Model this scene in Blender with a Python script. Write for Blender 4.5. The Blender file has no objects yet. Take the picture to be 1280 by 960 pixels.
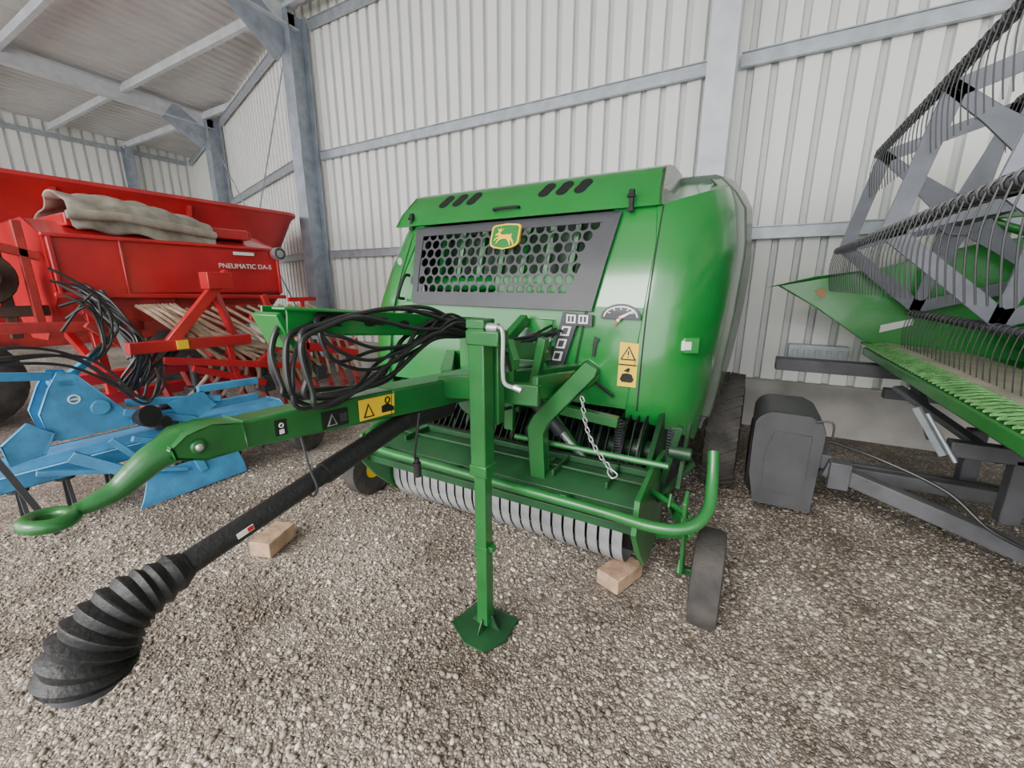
import bpy, math, random, bmesh
from mathutils import Vector, Matrix
from mathutils.geometry import tessellate_polygon
random.seed(7)
V=Vector
COL=bpy.context.collection
# ------------------------------------------------------------------ materials
def mat(name,col,rough=0.5,metal=0.0,var=0.12,scale=6.0,bump=0.0,bscale=40.0,coat=0.0,col2=None,spec=0.5):
    m=bpy.data.materials.new(name); m.use_nodes=True
    nt=m.node_tree; b=nt.nodes["Principled BSDF"]
    tc=nt.nodes.new("ShaderNodeTexCoord")
    n=nt.nodes.new("ShaderNodeTexNoise"); n.inputs["Scale"].default_value=scale; n.inputs["Detail"].default_value=5
    nt.links.new(tc.outputs["Object"],n.inputs["Vector"])
    r=nt.nodes.new("ShaderNodeValToRGB")
    c2=col2 if col2 else tuple(max(0,c*(1-var*2)) for c in col)
    r.color_ramp.elements[0].position=0.3; r.color_ramp.elements[1].position=0.65
    r.color_ramp.elements[0].color=(*c2,1); r.color_ramp.elements[1].color=(*col,1)
    nt.links.new(n.outputs["Fac"],r.inputs["Fac"]); nt.links.new(r.outputs["Color"],b.inputs["Base Color"])
    b.inputs["Roughness"].default_value=rough; b.inputs["Metallic"].default_value=metal
    b.inputs["Coat Weight"].default_value=coat; b.inputs["Coat Roughness"].default_value=0.12
    b.inputs["Specular IOR Level"].default_value=spec
    if bump>0:
        n2=nt.nodes.new("ShaderNodeTexNoise"); n2.inputs["Scale"].default_value=bscale; n2.inputs["Detail"].default_value=6
        nt.links.new(tc.outputs["Object"],n2.inputs["Vector"])
        bp=nt.nodes.new("ShaderNodeBump"); bp.inputs["Strength"].default_value=bump; bp.inputs["Distance"].default_value=0.01
        nt.links.new(n2.outputs["Fac"],bp.inputs["Height"]); nt.links.new(bp.outputs["Normal"],b.inputs["Normal"])
    return m
GREEN=mat("green_paint",(0.012,0.205,0.034),0.28,var=0.08,scale=2.5,coat=0.7)
DGREEN=mat("dark_green_paint",(0.010,0.070,0.020),0.5,var=0.25,scale=5,coat=0.1,bump=0.1)
FGREEN=mat("frame_green",(0.013,0.140,0.028),0.38,var=0.15,scale=7,coat=0.3,bump=0.06)
DARK=mat("charcoal_plate",(0.045,0.047,0.055),0.45,var=0.1)
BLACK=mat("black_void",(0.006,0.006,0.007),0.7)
RUBBER=mat("rubber",(0.014,0.014,0.015),0.55,var=0.2,bump=0.3,bscale=80)
TYRE=mat("dusty_tyre",(0.06,0.053,0.046),0.85,col2=(0.02,0.02,0.02),scale=9,bump=0.5,bscale=60)
HOSE=mat("hydraulic_hose",(0.018,0.018,0.02),0.42,var=0.2)
STEEL=mat("zinc_steel",(0.5,0.51,0.52),0.38,metal=0.7,var=0.1,scale=15)
BAND=mat("worn_band",(0.40,0.41,0.42),0.4,metal=0.35,var=0.2,scale=12)
YEL=mat("yellow_decal",(0.9,0.58,0.02),0.4,var=0.02)
WHITE=mat("white_decal",(0.8,0.8,0.78),0.4,var=0.02)
BLK=mat("black_decal",(0.012,0.012,0.012),0.4,var=0.02)
REDL=mat("red_light",(0.6,0.02,0.02),0.3)
RED=mat("red_paint",(0.52,0.018,0.024),0.34,var=0.14,scale=3,coat=0.35)
DRED=mat("dusty_red",(0.40,0.03,0.025),0.55,var=0.25,scale=8,bump=0.15)
BLUE=mat("blue_paint",(0.05,0.29,0.56),0.5,scale=9,coat=0.1,bump=0.2,col2=(0.05,0.19,0.36))
TARP=mat("tarp_cloth",(0.36,0.33,0.27),0.9,col2=(0.17,0.15,0.12),scale=7,bump=0.5,bscale=18)
BEIGE=mat("beige_hose",(0.45,0.32,0.22),0.7,var=0.25,scale=12,bump=0.4,bscale=120)
GALV=mat("galvanised",(0.46,0.50,0.54),0.42,metal=0.45,var=0.12,scale=9)
GALVB=mat("galvanised_bluish",(0.38,0.43,0.49),0.42,metal=0.4,var=0.15,scale=6)
GALVW=mat("galvanised_light",(0.66,0.69,0.72),0.5,metal=0.15,var=0.1,scale=5)
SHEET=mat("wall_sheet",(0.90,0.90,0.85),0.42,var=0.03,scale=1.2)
SHEETV=mat("wall_sheet_valley_shade",(0.70,0.72,0.70),0.5,var=0.05,scale=1.5)  # darker copy of the sheet colour, rib shading painted into the valleys
ROOFM=mat("roof_sheet",(0.60,0.60,0.58),0.5,var=0.05,scale=2)
CONC=mat("concrete",(0.46,0.44,0.41),0.9,var=0.12,scale=4,bump=0.3)
WOOD=mat("wood_block",(0.45,0.30,0.19),0.8,col2=(0.25,0.16,0.10),scale=14,bump=0.4,bscale=50)
REEL=mat("reel_grey",(0.17,0.18,0.21),0.4,var=0.12,metal=0.2,scale=8)
TINE=mat("tine_black",(0.02,0.02,0.022),0.4)
TRAIL=mat("trailer_grey",(0.10,0.10,0.11),0.55,var=0.2,bump=0.15)
FENDER=mat("plastic_grey",(0.07,0.07,0.075),0.45,var=0.15)
PAN=mat("pan_metal",(0.60,0.53,0.42),0.5,metal=0.1,var=0.2)
MESHG=mat("light_green_edge",(0.16,0.42,0.13),0.5,var=0.3,scale=20)
HGREEN=mat("header_green",(0.03,0.29,0.045),0.35,var=0.15,scale=3,coat=0.4)
ORANGE=mat("dull_orange",(0.45,0.20,0.04),0.3)
OLIVE=mat("olive_reflection",(0.13,0.15,0.11),0.3,var=0.1,coat=0.5)  # reflection on the green hood side, put in as base colour
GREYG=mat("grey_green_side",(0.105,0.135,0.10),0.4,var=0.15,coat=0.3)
LAMPG=mat("lamp_glass",(0.75,0.78,0.80),0.15)
BROWN=mat("rusty_brown",(0.09,0.05,0.035),0.8,var=0.3,bump=0.3)
# ------------------------------------------------------------------ builder
WL={}
def basis(d):
    d=d.normalized(); u=V((0,0,1)) if abs(d.z)<0.95 else V((0,1,0))
    a=d.cross(u).normalized(); b=a.cross(d).normalized()
    return a,b
class MB:
    def __init__(s): s.v=[];s.f=[];s.m=[]
    def add(s,vs,fs,mi=0):
        n=len(s.v); s.v+= [V(p) for p in vs]
        for f in fs: s.f.append(tuple(i+n for i in f)); s.m.append(mi)
        return s
    def box(s,c,sz,mi=0,rot=None):
        c=V(c);h=V(sz)/2;vs=[]
        for x in(-1,1):
            for y in(-1,1):
                for z in(-1,1):
                    p=V((x*h.x,y*h.y,z*h.z))
                    if rot: p=rot@p
                    vs.append(c+p)
        return s.add(vs,[(0,1,3,2),(4,6,7,5),(0,4,5,1),(2,3,7,6),(0,2,6,4),(1,5,7,3)],mi)
    def b2(s,x0,x1,y0,y1,z0,z1,mi=0):
        return s.box(((x0+x1)/2,(y0+y1)/2,(z0+z1)/2),(abs(x1-x0),abs(y1-y0),abs(z1-z0)),mi)
    def prism(s,pts,off,mi=0):
        pts=[V(p) for p in pts];off=V(off);n=len(pts)
        tri=tessellate_polygon([pts])
        fs=[tuple(t) for t in tri]+[tuple(i+n for i in reversed(t)) for t in tri]
        fs+=[(i,(i+1)%n,(i+1)%n+n,i+n) for i in range(n)]
        return s.add(pts+[p+off for p in pts],fs,mi)
    def beam(s,p1,p2,w,h,mi=0,up=None,w2=None,h2=None):
        p1=V(p1);p2=V(p2);d=(p2-p1).normalized()
        up=V(up) if up else (V((0,0,1)) if abs(d.z)<0.95 else V((0,1,0)))
        a=d.cross(up).normalized();b=a.cross(d).normalized()
        w2=w2 or w;h2=h2 or h;vs=[]
        for p,ww,hh in((p1,w,h),(p2,w2,h2)):
            for sx,sy in((-1,-1),(1,-1),(1,1),(-1,1)): vs.append(p+a*sx*ww/2+b*sy*hh/2)
        return s.add(vs,[(3,2,1,0),(4,5,6,7),(0,1,5,4),(1,2,6,5),(2,3,7,6),(3,0,4,7)],mi)
    def tube(s,pts,r,seg=10,mi=0,rf=None,closed=False):
        pts=[V(p) for p in pts];n=len(pts)
        if n<2: return s
        vs=[];fs=[];a=None
        for i,p in enumerate(pts):
            if closed: d=pts[(i+1)%n]-pts[i-1]
            else: d=pts[min(i+1,n-1)]-pts[max(i-1,0)]
            d.normalize()
            if a is None: a,b=basis(d)
            else:
                a=(a-d*a.dot(d)); a.normalize(); b=a.cross(d).normalized()
            rr=rf(i/(n-1)) if rf else r
            for k in range(seg):
                t=2*math.pi*k/seg; vs.append(p+a*math.cos(t)*rr+b*math.sin(t)*rr)
        m=n if closed else n-1
        for i in range(m):
            for k in range(seg):
                j=(i+1)%n
                fs.append((i*seg+k,i*seg+(k+1)%seg,j*seg+(k+1)%seg,j*seg+k))
        if not closed:
            fs.append(tuple(reversed(range(seg)))); fs.append(tuple((n-1)*seg+k for k in range(seg)))
        return s.add(vs,fs,mi)
    def cyl(s,p1,p2,r,r2=None,seg=20,mi=0):
        r2=r if r2 is None else r2
        return s.tube([p1,p2],r,seg,mi,rf=lambda t:r+(r2-r)*t)
    def lathe(s,c,axis,prof,seg=32,mi=0):
        c=V(c);d=V(axis).normalized();a,b=basis(d);vs=[];fs=[];n=len(prof)
        for (h,r) in prof:
            for k in range(seg):
                t=2*math.pi*k/seg; vs.append(c+d*h+a*math.cos(t)*r+b*math.sin(t)*r)
        for i in range(n-1):
            for k in range(seg): fs.append((i*seg+k,i*seg+(k+1)%seg,(i+1)*seg+(k+1)%seg,(i+1)*seg+k))
        fs.append(tuple(reversed(range(seg))));fs.append(tuple((n-1)*seg+k for k in range(seg)))
        return s.add(vs,fs,mi)
    def torus(s,c,axis,R,r,seg=20,rs=8,mi=0,sx=1.0):
        c=V(c);a,b=basis(V(axis));
        return s.tube([c+a*math.cos(2*math.pi*i/seg)*R*sx+b*math.sin(2*math.pi*i/seg)*R for i in range(seg)],r,rs,mi,closed=True)
    def sheet(s,grid,th=0.0,n=None,mi=0):
        R=len(grid);C=len(grid[0]);vs=[V(p) for row in grid for p in row]
        fs=[(i*C+j,i*C+j+1,(i+1)*C+j+1,(i+1)*C+j) for i in range(R-1) for j in range(C-1)]
        if th:
            n=V(n)*th;N=len(vs);vs+=[p+n for p in vs]
            fs+=[tuple(q+N for q in reversed(f)) for f in fs]
            for j in range(C-1):
                fs.append((j+1,j,j+N,j+1+N)); k=(R-1)*C; fs.append((k+j,k+j+1,k+j+1+N,k+j+N))
            for i in range(R-1):
                fs.append((i*C,(i+1)*C,(i+1)*C+N,i*C+N)); e=C-1; fs.append(((i+1)*C+e,i*C+e,i*C+e+N,(i+1)*C+e+N))
        return s.add(vs,fs,mi)
    def make(s,name,parent,mats,bevel=0,smooth=True,label=None,ang=35,kind=None,origin=None,sub=0):
        if not isinstance(mats,(list,tuple)): mats=[mats]
        lo=V((min(p.x for p in s.v),min(p.y for p in s.v),min(p.z for p in s.v)))
        hi=V((max(p.x for p in s.v),max(p.y for p in s.v),max(p.z for p in s.v)))
        o=V(origin) if origin else V(((lo.x+hi.x)/2,(lo.y+hi.y)/2,lo.z))
        me=bpy.data.meshes.new(name); me.from_pydata([tuple(p-o) for p in s.v],[],s.f)
        for m in mats: me.materials.append(m)
        me.polygons.foreach_set("material_index",s.m)
        me.validate(); me.update()
        ob=bpy.data.objects.new(name,me); COL.objects.link(ob)
        place(ob,o,parent)
        if smooth:
            me.polygons.foreach_set("use_smooth",[True]*len(me.polygons))
            me.set_sharp_from_angle(angle=math.radians(ang))
        if sub:
            md=ob.modifiers.new("sub","SUBSURF"); md.levels=sub; md.render_levels=sub
        if bevel:
            md=ob.modifiers.new("bev","BEVEL"); md.width=bevel; md.segments=2; md.limit_method='ANGLE'; md.angle_limit=math.radians(40)
        if label: ob["label"]=label
        if kind: ob["kind"]=kind
        return ob
def place(ob,o,parent):
    o=V(o); WL[ob.name]=o
    if parent is not None:
        ob.parent=parent; ob.location=o-WL[parent.name]
    else: ob.location=o
def thing(name,loc,label,cat,group=None):
    e=bpy.data.objects.new(name,None); e.empty_display_size=0.2; COL.objects.link(e); place(e,loc,None)
    e["label"]=label; e["category"]=cat
    if group: e["group"]=group
    return e
def tag(o,label,cat,group=None):
    o["label"]=label;o["category"]=cat
    if group:o["group"]=group
    return o
def struct(o): o["kind"]="structure"; return o
def spline(pts,n=8,closed=False):
    pts=[V(p) for p in pts];out=[];N=len(pts)
    for i in range(N if closed else N-1):
        if closed: p0,p1,p2,p3=pts[i-1],pts[i],pts[(i+1)%N],pts[(i+2)%N]
        else: p0,p1,p2,p3=pts[max(i-1,0)],pts[i],pts[i+1],pts[min(i+2,N-1)]
        for k in range(n):
            t=k/n
            out.append(0.5*((2*p1)+(-p0+p2)*t+(2*p0-5*p1+4*p2-p3)*t*t+(-p0+3*p1-3*p2+p3)*t**3))
    if not closed: out.append(pts[-1])
    return out
def text(name,s,o,ex,ey,size,material,parent,ext=0.0008):
    c=bpy.data.curves.new("tmp","FONT");c.body=s;c.size=size;c.extrude=ext
    t=bpy.data.objects.new("tmp",c);COL.objects.link(t)
    bpy.context.view_layer.update()
    me=bpy.data.meshes.new_from_object(t.evaluated_get(bpy.context.evaluated_depsgraph_get()))
    bpy.data.objects.remove(t)
    ex=V(ex).normalized();ey=V(ey).normalized();ez=ex.cross(ey)
    for v in me.vertices:
        q=v.co.copy(); v.co=ex*q.x+ey*q.y+ez*q.z
    me.materials.clear();me.materials.append(material);me.name=name
    ob=bpy.data.objects.new(name,me);COL.objects.link(ob);place(ob,o,parent)
    return ob
def interp(x,tab):
    if x<=tab[0][0]: return tab[0][1]
    for (a,b),(c,d) in zip(tab,tab[1:]):
        if x<=c: return b+(d-b)*(x-a)/(c-a)
    return tab[-1][1]
# ------------------------------------------------------------------ camera
cam=bpy.data.cameras.new("camera"); co=bpy.data.objects.new("camera",cam); COL.objects.link(co)
cam.sensor_width=36; cam.lens=520/1280*36; cam.clip_start=0.02
co.location=(0,0,1.5); co.rotation_euler=(math.radians(76.5),0,math.radians(29.4))
bpy.context.scene.camera=co
# ------------------------------------------------------------------ light
w=bpy.data.worlds.new("world"); bpy.context.scene.world=w; w.use_nodes=True
bg=w.node_tree.nodes["Background"]; bg.inputs[0].default_value=(0.98,0.99,1.0,1); bg.inputs[1].default_value=4.6
sun=bpy.data.lights.new("sun","SUN"); sun.energy=6.0; sun.angle=math.radians(30); sun.color=(1,0.97,0.92)
so=bpy.data.objects.new("sun",sun); COL.objects.link(so); so.rotation_euler=(math.radians(52),0,math.radians(-14)); so.location=(0,-8,9)
# ------------------------------------------------------------------ floor
def gravel_ramp(cr,stops):
    els=cr.color_ramp.elements
    els[0].position=0; els[0].color=(*stops[0][1],1); els[1].position=1; els[1].color=(*stops[-1][1],1)
    for p,c in stops[1:-1]:
        e=els.new(p); e.color=(*c,1)
STOPS=[(0,(0.13,0.108,0.09)),(0.2,(0.26,0.225,0.195)),(0.45,(0.38,0.34,0.30)),(0.65,(0.31,0.285,0.265)),(0.85,(0.48,0.43,0.37)),(1,(0.74,0.70,0.64))]
def patchy(nt,src,b):
    tc=nt.nodes.new("ShaderNodeTexCoord"); no=nt.nodes.new("ShaderNodeTexNoise"); no.inputs["Scale"].default_value=1.3; no.inputs["Detail"].default_value=7; no.inputs["Roughness"].default_value=.65
    nt.links.new(tc.outputs["Object"],no.inputs["Vector"])
    cr3=nt.nodes.new("ShaderNodeValToRGB"); cr3.color_ramp.elements[0].position=0.36; cr3.color_ramp.elements[0].color=(0.48,0.43,0.38,1); cr3.color_ramp.elements[1].position=0.60; cr3.color_ramp.elements[1].color=(1.05,1.02,0.98,1)
    nt.links.new(no.outputs["Fac"],cr3.inputs[0])
    mx2=nt.nodes.new("ShaderNodeMix"); mx2.data_type='RGBA'; mx2.blend_type='MULTIPLY'; mx2.inputs[0].default_value=1
    nt.links.new(src,mx2.inputs[6]); nt.links.new(cr3.outputs[0],mx2.inputs[7]); nt.links.new(mx2.outputs[2],b.inputs["Base Color"])
gm=bpy.data.materials.new("gravel"); gm.use_nodes=True; nt=gm.node_tree; b=nt.nodes["Principled BSDF"]
tc=nt.nodes.new("ShaderNodeTexCoord")
vo=nt.nodes.new("ShaderNodeTexVoronoi"); vo.inputs["Scale"].default_value=75
vo2=nt.nodes.new("ShaderNodeTexVoronoi"); vo2.feature='DISTANCE_TO_EDGE'; vo2.inputs["Scale"].default_value=75
for x in (vo,vo2): nt.links.new(tc.outputs["Object"],x.inputs["Vector"])
sep=nt.nodes.new("ShaderNodeSeparateColor"); nt.links.new(vo.outputs["Color"],sep.inputs[0])
cr=nt.nodes.new("ShaderNodeValToRGB"); gravel_ramp(cr,STOPS)
nt.links.new(sep.outputs[0],cr.inputs[0])
cr2=nt.nodes.new("ShaderNodeValToRGB"); cr2.color_ramp.elements[0].position=0.0; cr2.color_ramp.elements[0].color=(0.34,0.31,0.28,1); cr2.color_ramp.elements[1].position=0.2; cr2.color_ramp.elements[1].color=(1,1,1,1)
nt.links.new(vo2.outputs["Distance"],cr2.inputs[0])
mx=nt.nodes.new("ShaderNodeMix"); mx.data_type='RGBA'; mx.blend_type='MULTIPLY'; mx.inputs[0].default_value=1
nt.links.new(cr.outputs[0],mx.inputs[6]); nt.links.new(cr2.outputs[0],mx.inputs[7])
patchy(nt,mx.outputs[2],b); b.inputs["Roughness"].default_value=0.85
bp=nt.nodes.new("ShaderNodeBump"); bp.inputs["Strength"].default_value=0.9; bp.inputs["Distance"].default_value=0.01
nt.links.new(vo2.outputs["Distance"],bp.inputs["Height"]); nt.links.new(bp.outputs["Normal"],b.inputs["Normal"])
g=MB(); g.b2(-19,9,-9,11,-0.15,0.0); fl=struct(g.make("floor",None,gm,smooth=False,origin=(0,0,0)))
pm=bpy.data.materials.new("pebble"); pm.use_nodes=True; nt=pm.node_tree; b=nt.nodes["Principled BSDF"]
ge=nt.nodes.new("ShaderNodeNewGeometry"); cr=nt.nodes.new("ShaderNodeValToRGB"); gravel_ramp(cr,STOPS)
nt.links.new(ge.outputs["Random Per Island"],cr.inputs[0]); patchy(nt,cr.outputs[0],b); b.inputs["Roughness"].default_value=0.8
bm=bmesh.new(); bmesh.ops.create_icosphere(bm,subdivisions=1,radius=1.0); iv=[v.co.copy() for v in bm.verts]; ifs=[tuple(v.index for v in f.verts) for f in bm.faces]; bm.free()
pv=[];pf=[]
blocks=[(-2.27,1.19),(-.43,1.90)]
N=38000
for i in range(N):
    r=0.25+3.7*random.random()**0.72; a=math.radians(random.uniform(-86,34))
    x=math.sin(a)*r; y=math.cos(a)*r
    if any(abs(x-bx)<.15 and abs(y-by)<.17 for bx,by in blocks): continue
    s=random.uniform(0.0035,0.0072) if random.random()<.85 else random.uniform(.0075,.013)
    R=Matrix.Rotation(random.uniform(0,6.28),3,'Z')@Matrix.Rotation(random.uniform(-.4,.4),3,'X')
    sc=V((s*random.uniform(.9,1.6),s*random.uniform(.7,1.1),s*random.uniform(.5,.8)))
    n=len(pv)
    for q in iv:
        k=random.uniform(.85,1.12); p=R@V((q.x*sc.x*k,q.y*sc.y*k,q.z*sc.z*k)); pv.append((p.x+x,p.y+y,p.z+sc.z*0.45))
    pf+=[(a_+n,b_+n,c_+n) for a_,b_,c_ in ifs]
me=bpy.data.meshes.new("loose_gravel"); me.from_pydata(pv,[],pf); me.materials.append(pm); me.update()
me.polygons.foreach_set("use_smooth",[True]*len(me.polygons))
ob=bpy.data.objects.new("loose_gravel",me); COL.objects.link(ob); ob["kind"]="stuff"; tag(ob,"loose beige and grey gravel stones on the shed ground","gravel")
# ------------------------------------------------------------------ walls
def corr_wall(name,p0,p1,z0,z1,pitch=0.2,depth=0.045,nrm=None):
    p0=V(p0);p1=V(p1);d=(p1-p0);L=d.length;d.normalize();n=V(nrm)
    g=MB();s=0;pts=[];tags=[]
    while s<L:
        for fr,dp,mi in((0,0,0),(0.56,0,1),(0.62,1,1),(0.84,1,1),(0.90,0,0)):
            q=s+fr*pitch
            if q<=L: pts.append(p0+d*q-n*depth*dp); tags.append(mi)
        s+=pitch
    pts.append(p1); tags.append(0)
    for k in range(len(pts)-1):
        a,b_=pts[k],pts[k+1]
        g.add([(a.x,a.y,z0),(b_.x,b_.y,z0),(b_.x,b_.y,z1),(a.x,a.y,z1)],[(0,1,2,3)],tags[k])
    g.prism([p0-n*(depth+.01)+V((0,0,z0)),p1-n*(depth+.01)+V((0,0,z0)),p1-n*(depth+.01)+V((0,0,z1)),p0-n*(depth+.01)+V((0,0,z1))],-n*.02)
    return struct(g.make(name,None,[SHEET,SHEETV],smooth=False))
corr_wall("wall_north",(-7,5.1,0),(6.5,5.1,0),0.5,5.75,nrm=(0,-1,0))
nA=V((-0.285,-0.958,0))
corr_wall("wall_northwest",(-17.0,8.1,0),(-6.9,5.1,0),0.5,5.75,nrm=nA)
corr_wall("wall_west",(-17.0,-6,0),(-17.0,8.1,0),0.5,5.75,pitch=0.25,nrm=(1,0,0))
corr_wall("wall_east",(6.5,-6,0),(6.5,5.1,0),0.5,5.75,nrm=(-1,0,0))
g=MB(); g.b2(-7,6.5,5.02,5.2,0,0.52); struct(g.make("trim_1",None,CONC,bevel=0.01))
g=MB(); g.beam((-6.9,5.14,0.26),(-17,8.14,0.26),0.18,0.52); struct(g.make("trim_2",None,CONC,bevel=0.01))
g=MB(); g.b2(-17.15,-16.97,-6,8.1,0,0.52); struct(g.make("trim_3",None,CONC,bevel=0.01))
g=MB(); xs=[];x=-17.4
while x<6.6:
    xs+=[(x,0),(x+.14,0),(x+.165,.04),(x+.225,.04)]; x+=.25
g.sheet([[V((x_,y_,5.72+0.035*(5.1-y_)+dz)) for x_,dz in xs] for y_ in (-4.5,8.6)],0.02,(0,0,1))
struct(g.make("ceiling",None,ROOFM,smooth=False))
def ibeam(g,p1,p2,w,h,up):
    p1=V(p1);p2=V(p2);u=V(up).normalized();t=0.014
    g.beam(p1+u*(h/2-t/2),p2+u*(h/2-t/2),w,t,up=up); g.beam(p1-u*(h/2-t/2),p2-u*(h/2-t/2),w,t,up=up); g.beam(p1,p2,0.012,h-2*t,up=up)
cols=[(-6.6,4.86,GALVB),(-12.3,6.45,GALVB),(-0.48,4.86,GALVW),(5.2,4.86,GALVW)]
for i,(x,y,mt) in enumerate(cols):
    g=MB(); ibeam(g,(x,y,0),(x,y,5.5),0.24,0.32,(0,1,0)); g.b2(x-.17,x+.17,y-.2,y+.16,0,0.02)
    if i!=2: g.beam((x,y-.17,4.95),(x,y-.9,5.45),0.02,0.5,up=(0,1,0))
    tag(g.make("steel_column",None,mt),"galvanised steel I-section column standing against the sheet wall","steel column","shed columns")
for x,y1 in((-6.6,4.9),(-12.3,6.5),(5.2,4.9),(-0.48,4.9)):
    g=MB(); ibeam(g,(x,y1,5.42),(x,-4.4,5.42+0.035*(y1+4.4)),0.2,0.3,(0,0,1))
    tag(g.make("roof_beam",None,GALVW),"galvanised steel roof rafter spanning above the shed","roof beam","roof rafters")
for y in(6.3,4.75,3.0,1.2,-0.6,-2.4):
    g=MB(); zz=5.64+0.035*(5.1-y); x1=6.4 if y<5 else -11
    g.b2(-16.9,x1,y-.04,y+.04,zz-.14,zz)
    tag(g.make("roof_purlin",None,GALVW),"long galvanised steel purlin under the corrugated roof","roof purlin","roof purlins")
def rail(p1,p2,h=0.12):
    g=MB(); g.beam(p1,p2,0.05,h); g.beam(V(p1)+V((0,0,h/2-.005)),V(p2)+V((0,0,h/2-.005)),0.09,0.01)
    return tag(g.make("wall_rail",None,GALV),"horizontal galvanised girt bolted across the corrugated wall","wall rail","wall girts")
for z in(2.0,3.56,5.4):
    rail((-6.45,5.045,z),(-0.62,5.045,z)); rail((-0.34,5.045,z),(5.0,5.045,z))
    rail((-7.0,5.05,z),(-12.1,6.56,z)); rail((-12.5,6.68,z),(-16.8,7.97,z)); rail((-16.93,7.9,z),(-16.93,-5,z))
for a_,b_ in (((-12.1,6.4,0.6),(-7,4.9,4.9)),((-12.1,6.35,4.9),(-7,4.85,0.6))):
    g=MB(); g.beam(a_,b_,0.02,0.02); tag(g.make("bracing_rod",None,GALV),"thin steel bracing rod strung between two columns","bracing rod")
for y in(2.5,6.3):
    g=MB(); ibeam(g,(-16.75,y,0),(-16.75,y,5.5),0.2,0.28,(1,0,0)); tag(g.make("steel_column",None,GALVB),"galvanised steel column of the gable wall","steel column","shed columns")
g=MB(); g.b2(0.38,0.86,4.93,5.04,0.72,0.92)
for i in range(5): g.b2(0.42+i*.09,0.46+i*.09,4.92,4.93,0.76,0.88)
tag(g.make("wall_tray",None,GALV,bevel=.006),"small galvanised metal tray fixed above the concrete plinth","metal tray")

# =================================================================== BALER
bal=thing("round_baler",(-1.28,2.6,0),"large glossy green round baler with long drawbar and grilled hood","round baler")
cx=-1.28
YP=[(0.5,2.32),(0.83,2.22),(1.1,2.225),(1.36,2.25),(1.6,2.32),(1.87,2.42),(2.0,2.5),(2.13,2.63),(2.17,2.75),(2.2,2.95)]
HWR=[(0.5,1.06),(0.8,1.11),(1.3,1.16),(1.7,1.18),(1.95,1.15),(2.1,1.09),(2.2,1.0)]
HWLT=[(0.5,1.34),(0.8,1.38),(1.3,1.33),(1.6,1.26),(1.95,1.15),(2.1,1.09),(2.2,1.0)]
def HWf(z,sg): return interp(z,HWR if sg>0 else HWLT)
def yF(x,z):
    y=interp(z,YP); hw=HWf(z,1 if x>cx else -1); dx=abs(x-cx)-(hw-0.36)
    if dx>0: y+=0.42*(1-math.sqrt(max(0,1-min(1,(dx/0.36))**2)))
    return y
def FS(x,z,off=0.0): return V((x,yF(x,z)-off,z))
def patch(g,quad,nu,nv,off,th=0.01,mi=0):
    (a,b_,c,d)=[V((q[0],q[1])) for q in quad]
    grid=[]
    for i in range(nv+1):
        v=i/nv;row=[]
        for j in range(nu+1):
            u=j/nu; p=(a*(1-u)+b_*u)*(1-v)+(d*(1-u)+c*u)*v
            row.append(FS(p.x,p.y,off))
        grid.append(row)
    g.sheet(list(reversed(grid)),th,(0,1,0),mi)
def polyF(g,pts,off,th=0.002,mi=0): g.prism([FS(x,z,off) for x,z in pts],(0,th,0),mi)
g=MB()
patch(g,[(-2.16,1.91),(-2.1,1.91),(-2.02,1.38),(-2.30,1.38)],4,10,0)
patch(g,[(-.72,1.91),(-.37,1.91),(-.37,1.38),(-.78,1.38)],6,10,0)
patch(g,[(-2.30,1.38),(-.38,1.38),(-.38,.83),(-2.34,.83)],12,8,0)
g.b2(-2.1,-.47,2.22,2.26,.83,.85)
g.make("front_panel",bal,GREEN,label="smooth green front panel")
g=MB(); grid=[]
zs=[1.905,1.95,2.0,2.05,2.1,2.13,2.16,2.185,2.2,2.21]
def hx(z,u): return (-2.34+0.06*(z-1.9)/.3)+u*(1.88-.10*(z-1.9)/.3)
def hyy(z): return 3.2 if z>2.205 else interp(z,YP)-.03
for z in zs: grid.append([V((hx(z,i/14),hyy(z),z)) for i in range(15)])
g.sheet(grid,0.035,(0,1,0)); g.make("hood",bal,GREEN,label="green top hood band with slots",bevel=.006)
g=MB(); g.prism([V((hx(z,1)+.004,hyy(z),z)) for z in zs]+[V((-.42,3.2,2.0))],(-.02,0,0)); g.make("hood_side",bal,OLIVE,label="side of the hood with an olive grey reflection painted in",smooth=False)
g=MB(); g.prism([V((hx(z,0)-.004,hyy(z),z)) for z in zs]+[V((-2.36,3.2,2.0))],(.02,0,0)); g.make("hood_side",bal,GREEN,smooth=False)
def slots(x0):
    for k in range(3):
        g=MB(); xa=x0+k*.118; a=[]
        for t in range(9):
            an=math.pi*t/8; a.append((xa+0.022+0.040*math.cos(an),2.072+.012+0.030*math.sin(an)))
        for t in range(9):
            an=math.pi+math.pi*t/8; a.append((xa+0.040*math.cos(an),2.072-.022+0.030*math.sin(an)))
        g.prism([V((x,interp(z,YP)-0.034,z)) for x,z in a],(0,.003,0))
        g.make("vent_slot",bal,BLACK,label="black oval vent slot")
slots(-1.97); slots(-1.19)
def ctop(a): return 1.9+.17*min(a,1)
def cpt(a,z,sg,off=.012):
    hw=HWf(z,sg); an=min(a,1)*math.pi/2
    x=cx+sg*((hw-.36)+.36*math.sin(an)); y=interp(z,YP)+.42*(1-math.cos(an))-off
    if a>1: y+=(a-1)*.7
    return V((x,y,z))
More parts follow.
